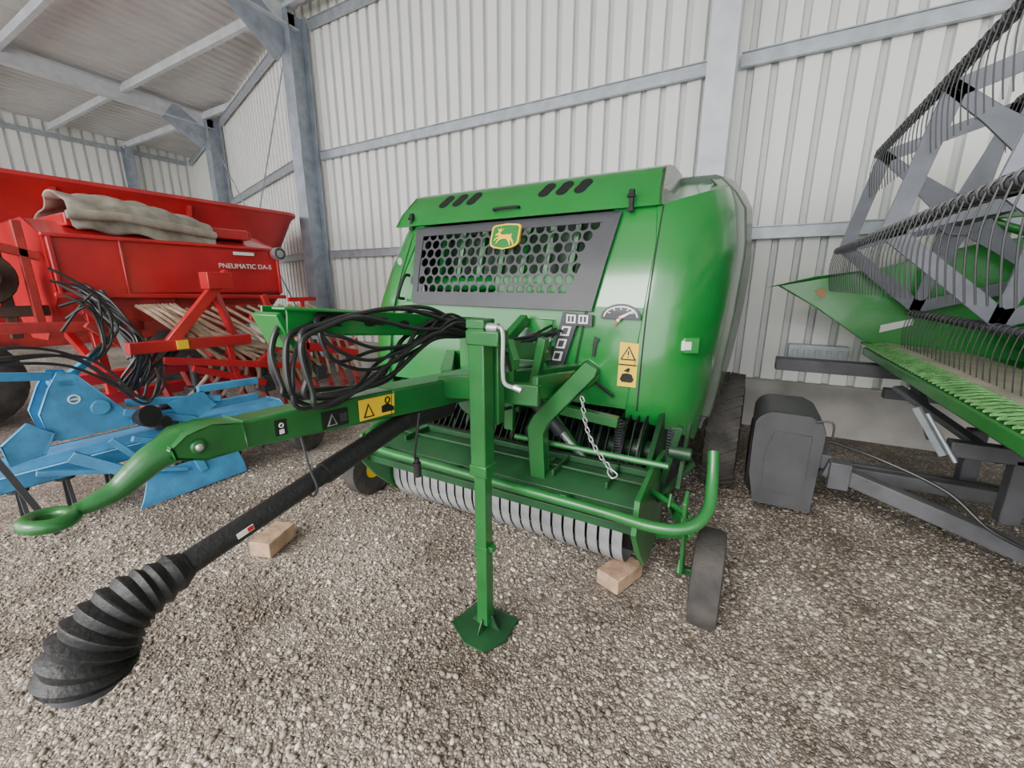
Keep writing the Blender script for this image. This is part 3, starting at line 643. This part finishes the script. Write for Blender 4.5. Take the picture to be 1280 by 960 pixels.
g=MB(); g.box(q+V((.0333,.013,0.007)),(.0015,.016,.013),0,Matrix.Rotation(.19,3,'X')); g.make("shaft_label",pto,[REDL],smooth=False)
g=MB(); g.tube(spline([(-1.17,.74,1.04),(-1.14,.735,.95),(-1.12,.74,.88),(-1.15,.74,.84),(-1.19,.73,.88)],6),.004,6); g.make("shaft_hook",bal,DARK)
# hoses
for k in range(6):
    j=lambda s=.02: random.uniform(-s*1.9,s*1.9)
    x=-1.09-.02*k+j(.01)
    base=[(-.95+j(),2.2,1.2+j(.04)),(-1.02+j(),1.75+j(),1.22+j()),(x+.03,1.45+j(.05),1.33+j(.03)),(x,1.18+j(.06),1.38+j(.03)),(x,.92+j(.03),1.37+j(.02)),(x+.02,.77+j(.02),1.39+j(.01)),(x+.03,.70+j(.015),1.34+j()),(x+.05,.69+j(.015),1.25+j()),(x+.05,.72+j(.02),1.18+j(.02)),(x+.04,.85+j(.03),1.15+j(.02)),(x+.02,1.05+j(.03),1.18+j(.03)),(x+.03,1.22+j(.04),1.27+j(.03)),(x+.03,1.40+j(.03),1.31+j(.03)),(x+.08,1.6+j(.03),1.24+j(.03)),(x+.12,1.72+j(),1.10+j())]
    g=MB(); g.tube(spline(base,8),.0068+random.random()*.0025,8); g.make("hydraulic_hose",bal,HOSE)
for k in range(4):
    j=lambda s=.04: random.uniform(-s,s)
    base=[(-1.05+j(),1.9,1.05+j()),(-1.0+j(),1.62+j(),1.2+j()),(-1.05+j(),1.42+j(),1.36+j()),(-1.1+j(),1.2+j(),1.30+j()),(-1.1+j(),1.0+j(),1.26+j()),(-1.08,.84+j(),1.30+j()),(-1.1,.80+j(.02),1.36+j(.01)),(-1.13,.86+j(),1.41+j(.01)),(-1.14,1.1+j(),1.37+j(.01))]
    g=MB(); g.tube(spline(base,8),.0062,8); g.make("hydraulic_hose",bal,HOSE)
g=MB(); g.tube(spline([(-1.1,1.2,1.0),(-1.09,1.17,.93),(-1.1,1.16,.84),(-1.1,1.17,.80)],6),.006,8); g.cyl((-1.1,1.17,.80),(-1.1,1.17,.74),.016); g.cyl((-1.1,1.17,.82),(-1.1,1.17,.79),.01); g.make("trailer_plug",bal,RUBBER,label="black hanging electric plug and cable")
for pts in([(-1.08,1.55,1.0),(-1.0,1.7,.9),(-.9,1.95,.95),(-.85,2.1,1.0)],[(-.9,1.75,.8),(-.8,1.85,.95),(-.72,2.1,1.0),(-.6,2.2,.9)]):
    g=MB(); g.tube(spline(pts,6),.009,8); g.make("hydraulic_hose",bal,HOSE)

# =================================================================== wood blocks
for (x,y,rz,l) in((-2.27,1.19,.35,"rough wooden block lying on the gravel beside the machines"),(-.43,1.90,-.35,"rough wooden block under the pickup of the baler")):
    g=MB(); h=.09 if x<-1 else .08
    g.box((x,y,.008+h/2),(.13,.22,h),0,Matrix.Rotation(rz,3,'Z'))
    tag(g.make("wooden_block",None,WOOD,bevel=.006),l,"wooden block","support blocks")

# =================================================================== feed mixer (red tank)
mx_=thing("feed_mixer_wagon",(-7.8,2,0),"large glossy red feed mixer wagon tub behind the seed drill","feed mixer")
g=MB(); grid=[]
def ring(x0,x1,y0,y1,z,n=6,r=.35):
    out=[]
    for (cx_,cy_,a0) in((x1-r,y1-r,0),(x0+r,y1-r,90),(x0+r,y0+r,180),(x1-r,y0+r,270)):
        for k in range(n+1):
            a=math.radians(a0+90*k/n); out.append(V((cx_+r*math.cos(a),cy_+r*math.sin(a),z)))
    out.append(out[0].copy()); return out
for z,x0,x1,y0,y1 in((1.05,-8.6,-7.0,-1.5,4.0),(1.5,-8.8,-6.8,-1.8,4.2),(2.50,-9.1,-6.56,-2.0,4.6),(2.56,-9.13,-6.5,-2.04,4.65),(2.60,-9.13,-6.5,-2.04,4.65),(2.60,-9.0,-6.6,-1.95,4.55),(1.2,-8.6,-7.0,-1.5,4.0)): grid.append(ring(x0,x1,y0,y1,z))
g.sheet(grid); g.add(grid[0][:-1],[tuple(range(len(grid[0])-1))])
g.make("tub",mx_,RED,label="glossy red mixer tub with flared rim",ang=40)
g=MB(); g.b2(-8.6,-7.0,-1.2,3.7,.8,1.06); g.make("chassis",mx_,DRED,bevel=.01)
for y in(1.75,3.0):
    g=MB(); g.beam((-6.72,y,1.3),(-6.54,y,2.5),.07,.04,up=(0,1,0)); g.make("tub_rib",mx_,RED)
for y in(.8,2.9):
    g=MB(); g.lathe((-7.0,y,.5),(1,0,0),[(-.16,.25),(-.17,.4),(-.12,.5),(.12,.5),(.17,.4),(.16,.25)],28); g.make("wheel",mx_,TYRE)

# =================================================================== seed drill
sd=thing("seed_drill",(-4.9,2,0),"red pneumatic seed drill with folded tarpaulin and brown seed hoses","seed drill")
g=MB()
g.prism([(-4.6,1.12,1.42),(-4.6,1.12,1.86),(-5.0,1.12,2.0),(-5.7,1.12,2.0),(-5.95,1.12,1.86),(-5.95,1.12,1.5),(-5.5,1.12,1.05),(-5.1,1.12,1.05)],(0,1.78,0))
g.beam((-4.59,1.10,1.86),(-4.59,2.95,1.86),.05,.03); g.beam((-4.585,1.10,1.42),(-4.585,2.93,1.36),.03,.04); g.beam((-4.585,1.14,1.42),(-4.585,1.14,1.86),.03,.03,up=(0,1,0)); g.beam((-4.585,2.88,1.40),(-4.585,2.88,1.86),.03,.03,up=(0,1,0)); g.beam((-4.585,1.55,1.40),(-4.585,1.55,1.86),.02,.02,up=(0,1,0))
g.make("hopper",sd,RED,bevel=.008,label="glossy red seed hopper")
g=MB(); g.b2(-4.9,-4.66,1.25,2.75,1.26,1.42); g.b2(-4.75,-4.6,1.9,2.7,1.18,1.30); g.prism([(-4.62,1.2,1.42),(-4.62,1.9,1.42),(-4.62,1.8,1.2),(-4.62,1.35,1.15)],(-.3,0,0)); g.make("metering_housing",sd,DRED,bevel=.01)
for y in(2.0,2.25,2.5):
    g=MB(); g.cyl((-4.62,y,1.24),(-4.55,y,1.24),.045); g.make("metering_cap",sd,DARK)
g=MB(); g.cyl((-4.58,2.87,1.82),(-4.5,2.87,1.82),.065); g.torus((-4.5,2.87,1.82),(1,0,0),.05,.010,mi=1); g.make("end_cap",sd,[STEEL,DARK])
text("hopper_lettering","PNEUMATIC DA-S",(-4.57,2.27,1.655),(0,1,0),(0,0,1),.066,WHITE,sd)
g=MB(); g.b2(-5.75,-4.75,1.3,2.7,1.95,2.05); g.beam((-4.8,1.3,2.0),(-4.8,2.75,2.0),.03,.08); g.make("hopper_lid",sd,RED,bevel=.01)
g=MB(); grid=[]
for i in range(19):
    u=i/18;y=1.30+u*1.03;row=[]
    for j in range(17):
        v=j/16; xx=-4.66-.95*v
        h=2.02+.23*math.sin(math.pi*min(1,v*1.25))**.6*(.85+.15*math.sin(u*3.1))+.022*math.sin(u*19+v*7)+.02*math.sin(v*27+u*5)-(.12 if v==0 else 0)-.10*u*u
        row.append(V((xx+.025*math.sin(u*15),y+.025*math.sin(v*13),h)))
    grid.append(row)
g.sheet(grid,.02,(0,0,-1)); g.tube(spline([(-4.64,1.28,2.02),(-4.64,1.6,2.04),(-4.64,1.9,2.01),(-4.66,2.2,1.98),(-4.68,2.34,1.96)],6),.04,10)
g.make("tarpaulin",sd,TARP,sub=1,label="crumpled grey-beige folded tarpaulin",ang=80)
g=MB(); g.beam((-4.56,2.42,1.80),(-4.56,2.62,1.80),.01,.03); g.make("lid_label",sd,WHITE)
g=MB(); g.cyl((-4.95,.78,1.55),(-4.75,.78,1.55),.2,seg=24); g.cyl((-4.75,.78,1.55),(-4.6,.78,1.55),.09); g.beam((-4.8,.6,1.3),(-4.8,1.1,1.3),.08,.08); g.beam((-4.8,.9,1.1),(-4.8,.9,1.9),.05,.06); g.make("blower_fan",sd,BROWN,bevel=.008,label="dark rusty brown blower housing")
g=MB(); g.beam((-4.7,1.02,1.15),(-4.7,1.02,1.95),.05,.05,up=(0,1,0)); g.beam((-4.7,.6,1.85),(-4.7,1.1,1.70),.05,.06); g.beam((-4.6,.7,1.2),(-4.6,1.6,1.15),.06,.08); g.beam((-4.45,1.2,1.2),(-4.45,1.6,.8),.05,.05); g.b2(-4.6,-4.5,1.3,1.55,1.0,1.2); g.make("side_ladder",sd,DRED,bevel=.005)
g=MB()
g.beam((-4.1,1.3,1.02),(-4.1,2.2,1.0),.09,.09); g.beam((-4.1,2.1,1.6),(-4.1,1.55,1.0),.06,.08); g.b2(-4.17,-4.03,1.9,2.1,1.46,1.6); g.beam((-4.1,1.95,1.5),(-4.3,2.3,.55),.05,.06)
g.beam((-4.3,1.0,.80),(-4.3,3.6,.80),.09,.09); g.beam((-4.7,1.1,.55),(-4.7,3.6,.55),.1,.1)
for y in(1.2,2.0,2.8,3.4): g.beam((-4.3,y,.80),(-4.9,y,1.1),.05,.06)
for y in(1.3,2.7): g.beam((-4.7,y,1.35),(-4.6,y,.6),.06,.06,up=(0,1,0))
g.beam((-4.05,2.6,.9),(-4.05,3.4,.7),.05,.08);g.beam((-4.05,2.2,.75),(-4.1,2.9,1.15),.05,.05); g.beam((-4.12,2.25,1.2),(-4.12,2.9,1.0),.04,.06); g.beam((-4.12,2.4,1.4),(-4.12,2.55,.9),.04,.05,up=(0,1,0)); g.beam((-4.1,1.7,.8),(-4.1,2.3,.55),.04,.06); g.beam((-4.08,1.5,.9),(-4.02,2.7,.66),.035,.06); g.beam((-4.1,2.0,1.05),(-4.1,2.05,.6),.06,.05,up=(0,1,0)); g.beam((-4.08,2.5,.95),(-4.05,3.1,1.12),.03,.05)
g.make("drill_frame",sd,RED,bevel=.005)
for i in range(12):
    y=1.35+i*.19; g=MB(); g.beam((-4.35,y,.76),(-4.2,y+.05,.38),.03,.05); g.beam((-4.2,y+.05,.38),(-4.15,y+.05,.06),.02,.06); g.lathe((-4.2,y+.07,.17),(.3,1,0),[(-.008,.14),(0,.15),(.008,.14)],20,1)
    g.make("coulter",sd,[DRED,STEEL])
for i in range(10):
    y0=1.55+i*.03; j=lambda s=.03: random.uniform(-s,s)
    g=MB(); g.tube(spline([(-4.5,y0,1.32),(-4.22,y0+.02+j(),1.22+j()),(-4.14,y0+.18+i*.02,1.0+j()),(-4.12,y0+.3+i*.07,.76+j()),(-4.15,1.6+i*.16,.5)],8),.017,8); g.make("seed_hose",sd,BEIGE,label="ribbed brown seed hose")
for i in range(12):
    j=lambda s=.04: random.uniform(-s,s); y=2.15+i*.11
    g=MB(); g.tube(spline([(-4.5,y-.25,1.28),(-4.22,y+j(),1.02+j()),(-4.16,y+.1,.84+j()),(-4.15,y+.15,.5)],8),.016,8); g.make("seed_hose",sd,BEIGE)
for i in range(10):
    j=lambda s=.08: random.uniform(-s,s)
    g=MB(); g.tube(spline([(-4.55,1.2+j(),1.5),(-4.3,1.3+j(),1.3+j()),(-4.1,1.40+j(),1.0+j()),(-4.12,1.3+j(),.75+j()),(-4.1,1.5+j(),.9),(-4.2,1.7+j(),1.1)],8),.010,8); g.make("hydraulic_hose",sd,HOSE)
g=MB(); g.tube([(-4.5,1.35,1.45),(-4.15,1.35,.85)],.022); g.tube([(-4.4,1.35,1.28),(-4.2,1.35,.93)],.035); g.make("hydraulic_ram",sd,DARK)
for y in (1.75,2.35,2.95):
    g=MB(); g.cyl((-4.2,y,.62),(-4.2,y,.9),.03); g.b2(-4.3,-4.12,y-.06,y+.06,.45,.62); g.make("pressure_unit",sd,DARK,bevel=.006)
g=MB(); g.b2(-4.05,-4.035,1.6,1.68,.98,1.05); g.make("warning_sticker",sd,YEL)
g=MB(); g.b2(-4.05,-4.02,2.6,2.9,1.33,1.37); g.beam((-4.04,2.75,1.35),(-4.04,2.75,.7),.03,.03); g.make("side_marker",sd,RED)
e=MB(); e.lathe((-3.45,2.25,.19),(1,.2,0),[(-.06,.08),(-.07,.15),(-.04,.19),(.04,.19),(.07,.15),(.06,.08)],24); e.make("depth_wheel",sd,TYRE)
# =================================================================== power harrow (blue)
ph=thing("power_harrow",(-3.75,1.2,0),"light blue tractor-mounted power harrow with steel packer beside the seed drill","power harrow")
g=MB(); g.prism([(-3.68,.45,.30),(-3.68,.45,.40),(-3.74,.45,.45),(-3.95,.45,.45),(-4.0,.45,.40),(-4.0,.45,.30)],(0,1.75,0)); g.make("gear_trough",ph,BLUE,bevel=.008)
g=MB(); g.beam((-3.66,.70,.585),(-3.64,1.95,.56),.06,.05); g.make("toolbar",ph,BLUE,bevel=.006)
for x in(-3.62,-3.82):
    g=MB(); g.prism([(x,.70,.60),(x,.68,.74),(x,.74,.88),(x,.80,.97),(x,.87,.96),(x,.98,.80),(x,1.10,.63),(x,1.08,.56),(x,.74,.56)],(-.02,0,0)); g.make("headstock_plate",ph,BLUE,bevel=.006,label="blue three-point headstock plate")
g=MB(); g.b2(-3.82,-3.62,.78,.86,.88,.93); g.beam((-3.7,.48,1.0),(-3.75,.80,.94),.04,.05); g.beam((-3.75,.84,.90),(-3.85,1.08,1.06),.04,.045); g.beam((-3.70,1.1,.70),(-3.6,1.65,.62),.04,.05); g.beam((-3.6,1.5,.72),(-3.6,1.95,.70),.04,.055); g.cyl((-3.75,.95,.72),(-3.6,.95,.72),.05)
g.prism([(-3.60,.50,.60),(-3.60,.62,.70),(-3.60,.72,.62),(-3.60,.66,.50),(-3.60,.52,.48)],(-.03,0,0)); g.prism([(-3.58,1.30,.66),(-3.58,1.52,.70),(-3.58,1.60,.58),(-3.58,1.40,.48)],(-.02,0,0)); g.beam((-3.6,1.05,.66),(-3.56,1.45,.50),.03,.05)
g.make("headstock",ph,BLUE,bevel=.006)
g=MB(); g.torus((-3.615,.84,.80),(1,0,0),.026,.005,16,6); g.beam((-3.612,.82,.80),(-3.612,.86,.80),.004,.008); g.make("round_mark",ph,WHITE)
g=MB(); grid=[]
for i in range(9):
    u=i/8; y0_=.98+u*.70
    grid.append([V((-3.44-.10*v*v,y0_+.10*v*(1-u),.012+.19*v*(1-.35*max(0,u-.6)))) for v in [0,.2,.4,.6,.8,1]])
g.sheet(grid,.012,(-1,0,0)); g.make("levelling_plate",ph,BLUE,bevel=.003,label="blue curved side deflector plate",ang=60)
g=MB(); g.beam((-3.60,.60,.40),(-3.48,1.30,.18),.04,.03); g.b2(-3.64,-3.52,1.36,1.42,.30,.50); g.beam((-3.6,1.4,.44),(-3.5,1.9,.38),.04,.06); g.beam((-3.55,1.05,.48),(-3.55,1.35,.34),.04,.04); g.beam((-3.52,1.35,.36),(-3.48,1.4,.12),.04,.05,up=(0,1,0)); g.beam((-3.58,.95,.50),(-3.54,1.15,.20),.03,.04); g.beam((-3.56,.75,.46),(-3.50,1.0,.26),.03,.07)
g.make("levelling_bar",ph,BLUE,bevel=.004)
for i in range(8):
    y=.55+i*.21; g=MB(); g.cyl((-3.85,y,.32),(-3.85,y,.24),.05); g.prism([(-3.90,y-.01,.24),(-3.88,y-.01,.24),(-3.91,y-.01,.02),(-3.93,y-.01,.06)],(0,.02,0)); g.prism([(-3.82,y-.01,.24),(-3.80,y-.01,.24),(-3.77,y-.01,.06),(-3.79,y-.01,.02)],(0,.02,0)); g.make("harrow_tine",ph,DARK)
g=MB(); g.lathe((-3.60,1.12,.60),(1,.3,.2),[(0,.04),(.03,.055),(.08,.07),(.12,.075)],20); g.cyl((-3.60,1.2,.55),(-3.48,1.23,.56),.04); g.make("shaft_guard",ph,RUBBER)
g=MB(); g.b2(-3.80,-3.66,1.22,1.42,.46,.60); g.cyl((-3.73,1.32,.60),(-3.73,1.32,.64),.05); g.make("gearbox",ph,DARK,bevel=.015)
g=MB(); g.beam((-3.52,.45,.60),(-3.50,.60,.03),.03,.03); g.make("parking_leg",ph,DARK)
for i in range(4):
    j=lambda s=.05: random.uniform(-s,s)
    g=MB(); g.tube(spline([(-3.8,.4+j(),1.05),(-3.6,.55+j(),1.12+j()),(-3.62,.9+j(),1.05+j()),(-3.58,1.12+j(),.75+j()),(-3.58,1.25+j(),.80+j()),(-3.75,1.35+j(),.9)],8),.009,8); g.make("hydraulic_hose",ph,HOSE)
for i in range(6):
    j=lambda s=.05: random.uniform(-s,s)
    g=MB(); g.tube(spline([(-3.9,.95+j(),1.6-.08*i),(-3.85,1.08+j(),1.4+j()),(-3.85,1.15+j(),1.2),(-3.8,1.05+j(),1.05),(-3.85,.95,.95)],8),.009,8); g.make("hydraulic_hose",ph,HOSE)

# =================================================================== combine header
hd=thing("combine_header",(1.3,3,0.9),"green combine cutting header with grey tined pickup reel on transport trailer","combine header")
Y0,Y1=.9,4.5
g=MB()
g.prism([(.95,Y0,1.03),(1.4,Y0,.98),(1.75,Y0,.96),(2.0,Y0,1.05),(2.1,Y0,1.3),(2.1,Y0,2.0),(2.14,Y0,2.0),(2.14,Y0,1.0),(2.0,Y0,.9),(.95,Y0,.98)],(0,Y1-Y0,0))
g.make("header_trough",hd,HGREEN,label="green header trough and back wall")
g=MB(); g.prism([(.955,Y0,1.038),(1.50,Y0,.985),(1.50,Y0,.991),(.955,Y0,1.044)],(0,Y1-Y0-.02,0)); g.make("floor_pan",hd,PAN,label="worn beige floor pan")
g=MB(); g.cyl((1.76,Y0,1.28),(1.76,Y1,1.28),.15,seg=24)
N_=160; vs=[];fs=[]
for i in range(N_+1):
    t=i/N_; y=Y0+.05+(Y1-Y0-.1)*t; a=t*2*math.pi*7; vs+= [V((1.76+.14*math.cos(a),y,1.28+.14*math.sin(a))),V((1.76+.25*math.cos(a),y,1.28+.25*math.sin(a)))]
    if i: k=2*i; fs.append((k-2,k-1,k+1,k))
g.add(vs,fs); g.make("auger",hd,HGREEN,label="green feed auger with spiral flight",ang=60)
g=MB(); g.b2(.91,.955,Y0,Y1,1.0,1.03); g.make("knife_bar",hd,MESHG)
g=MB(); k=0; y=Y0
while y<Y1:
    g.prism([(.94,y-.012,1.028),(.94,y+.012,1.028),(.845,y,1.008)],(0,0,.010)); g.tube([(.96,y,1.045),(.9,y+.03,1.035),(.85,y,1.018)],.0035,5); g.tube([(.96,y+.04,1.045),(.9,y+.01,1.035),(.85,y+.04,1.018)],.0035,5); y+=.055
g.make("knife_guards",hd,MESHG,kind="stuff",label="row of light green knife guard fingers")
g=MB(); g.b2(.87,.99,Y0,Y1,.92,.985); g.make("lower_lip",hd,HGREEN,bevel=.01)
g=MB()
g.prism([(.20,4.42,1.49),(.45,4.38,1.56),(.85,4.38,1.62),(1.4,4.38,1.78),(2.1,4.38,1.9),(2.1,4.38,.95),(1.2,4.38,.93),(.84,4.38,1.05),(.5,4.38,1.30)],(0,.12,0))
g.make("end_divider",hd,HGREEN,bevel=.03,label="pointed green crop divider end sheet")
g=MB(); g.prism([(.46,4.375,1.45),(.52,4.375,1.47),(.54,4.375,1.40),(.51,4.375,1.38)],(0,.003,0)); g.make("orange_patch",hd,ORANGE)  # small dull orange patch on the divider
g=MB(); g.prism([(.93,4.375,1.18),(1.12,4.375,1.24),(1.12,4.375,1.19),(.93,4.375,1.12)],(0,.003,0)); g.make("divider_label",hd,WHITE)
rc=V((1.22,0,1.97)); RR=.70
reel=bpy.data.objects.new("reel",None); COL.objects.link(reel); place(reel,(1.22,2.7,1.97),hd); reel["label"]="grey hexagonal tined reel"
g=MB(); g.cyl((rc.x,Y0,rc.z),(rc.x,4.3,rc.z),.075,seg=20); g.make("reel_tube",reel,REEL)
angs=[138,198,258,318,18,78]
for yy in(4.25,3.0,1.75):
    g=MB()
    for a in angs:
        r_=math.radians(a); d=V((math.cos(r_),0,math.sin(r_))); a2=math.radians(a+60); d2=V((math.cos(a2),0,math.sin(a2))); c=V((rc.x,yy,rc.z)); t=d.cross(V((0,1,0)))
        g.prism([c+d*.08+t*.08,c+d*.45+t*.04,c+d*(RR-.02)+t*.03,c+d*(RR-.02)-t*.03,c+d*.45-t*.04,c+d*.08-t*.08],(0,.014,0))
        g.prism([c+d*(RR),c+d2*(RR),c+d2*(RR-.095),c+d*(RR-.095)],(0,.012,0))
    g.cyl((rc.x,yy-.02,rc.z),(rc.x,yy+.04,rc.z),.14)
    g.make("reel_spider",reel,REEL,bevel=.003,label="grey hexagonal reel support")
for a in angs:
    r_=math.radians(a); c=rc+V((math.cos(r_),0,math.sin(r_)))*RR
    g=MB(); g.cyl((c.x,Y0,c.z),(c.x,4.35,c.z),.018,seg=12); g.make("reel_bat",reel,REEL)
    g=MB(); y=Y0+.05
    while y<4.3:
        for q in(-.009,0,.009): g.torus((c.x,y+q,c.z),(0,1,0),.024,.004,10,5)
        g.tube(spline([(c.x-.023,y,c.z),(c.x-.038,y,c.z-.11),(c.x-.03,y,c.z-.21),(c.x-.012,y,c.z-.31)],3),.0028,5)
        y+=.07
    g.make("reel_tines",reel,TINE,kind="stuff",label="row of thin black spring tines with coils")
g=MB(); g.beam((2.05,4.33,2.02),(1.24,4.33,1.98),.05,.1); g.make("reel_arm",hd,HGREEN,bevel=.006)
g=MB(); g.tube([(1.95,4.36,1.7),(1.35,4.36,1.95)],.03,12); g.make("reel_ram",hd,HGREEN)
# =================================================================== header trailer
tr=thing("header_trailer",(1.0,3.2,0),"dark grey header transport trailer with plastic mudguard and drawbar","header trailer")
g=MB()
def arcp(y,xo):
    out=[V((.16+xo,y,.10)),V((.12+xo,y,.30)),V((.115+xo,y,.50))]
    for k in range(6):
        a=math.radians(180-k*18); out.append(V((.215+xo*.5+.10*math.cos(a),y,.62+.10*math.sin(a))))
    out+= [V((.40,y,.72)),V((.46,y,.69)),V((.485,y,.62)),V((.47,y,.10))]
    return out
g.prism(arcp(2.97,0),(0,.05,0)); g.sheet([arcp(3.01,0)[:-1],arcp(3.5,0)[:-1]],.015,(.7,0,-.7))
g.prism([(.20,2.962,.2),(.19,2.962,.45),(.23,2.962,.60),(.42,2.962,.60),(.42,2.962,.2)],(0,.01,0))
g.make("mudguard",tr,FENDER,bevel=.012,label="dark plastic rounded mudguard")
g=MB(); g.lathe((.24,3.4,.3),(1,0,0),[(-.12,.15),(-.13,.24),(-.09,.3),(.09,.3),(.13,.24),(.12,.15)],28); g.make("tyre",tr,TYRE)
g=MB(); g.lathe((.24,3.4,.3),(1,0,0),[(-.11,.15),(-.05,.1),(.05,.1),(.11,.15)],20); g.make("rim",tr,GALV)
g=MB(); g.tube(spline([(.42,2.95,.70),(.50,2.93,.71),(.51,2.93,.62)],5),.006); g.make("guard_clip",tr,DARK)
g=MB(); g.beam((.50,2.92,.44),(1.6,2.75,.14),.08,.09); g.beam((.5,3.0,.44),(.5,3.5,.44),.08,.09); g.beam((.5,3.15,.35),(1.9,3.3,.30),.07,.08); g.beam((.24,3.4,.3),(2.0,3.4,.3),.06,.06); g.beam((.56,2.88,.5),(.56,2.88,.34),.1,.08,up=(0,1,0))
g.make("axle_frame",tr,TRAIL,bevel=.006)
g=MB(); g.b2(.25,2.1,4.2,4.34,.78,.88); g.b2(1.2,1.34,1.0,4.3,.70,.82); g.b2(1.9,2.02,1.0,4.3,.70,.82)
for y in(1.6,2.9,4.2): g.b2(1.0,2.1,y,y+.08,.62,.70)
for y in(2.9,3.4): g.b2(1.24,1.32,y,y+.08,.3,.65)
g.beam((.86,3.4,.87),(1.24,3.0,.60),.08,.03); g.beam((1.0,3.6,.87),(1.1,3.45,.55),.05,.05); g.beam((1.15,2.6,.87),(1.25,2.5,.5),.08,.08)
g.make("trailer_frame",tr,TRAIL,bevel=.006)
g=MB(); g.beam((.86,3.0,.84),(.98,2.9,.62),.025,.03); g.cyl((.90,2.97,.82),(1.02,2.87,.60),.010); g.make("clamp_plate",tr,GALV)
g=MB(); g.tube(spline([(.5,2.92,.6),(.7,2.8,.58),(.95,2.7,.5),(1.1,2.6,.38),(1.3,2.6,.3)],8),.009,8); g.make("cable",tr,HOSE)
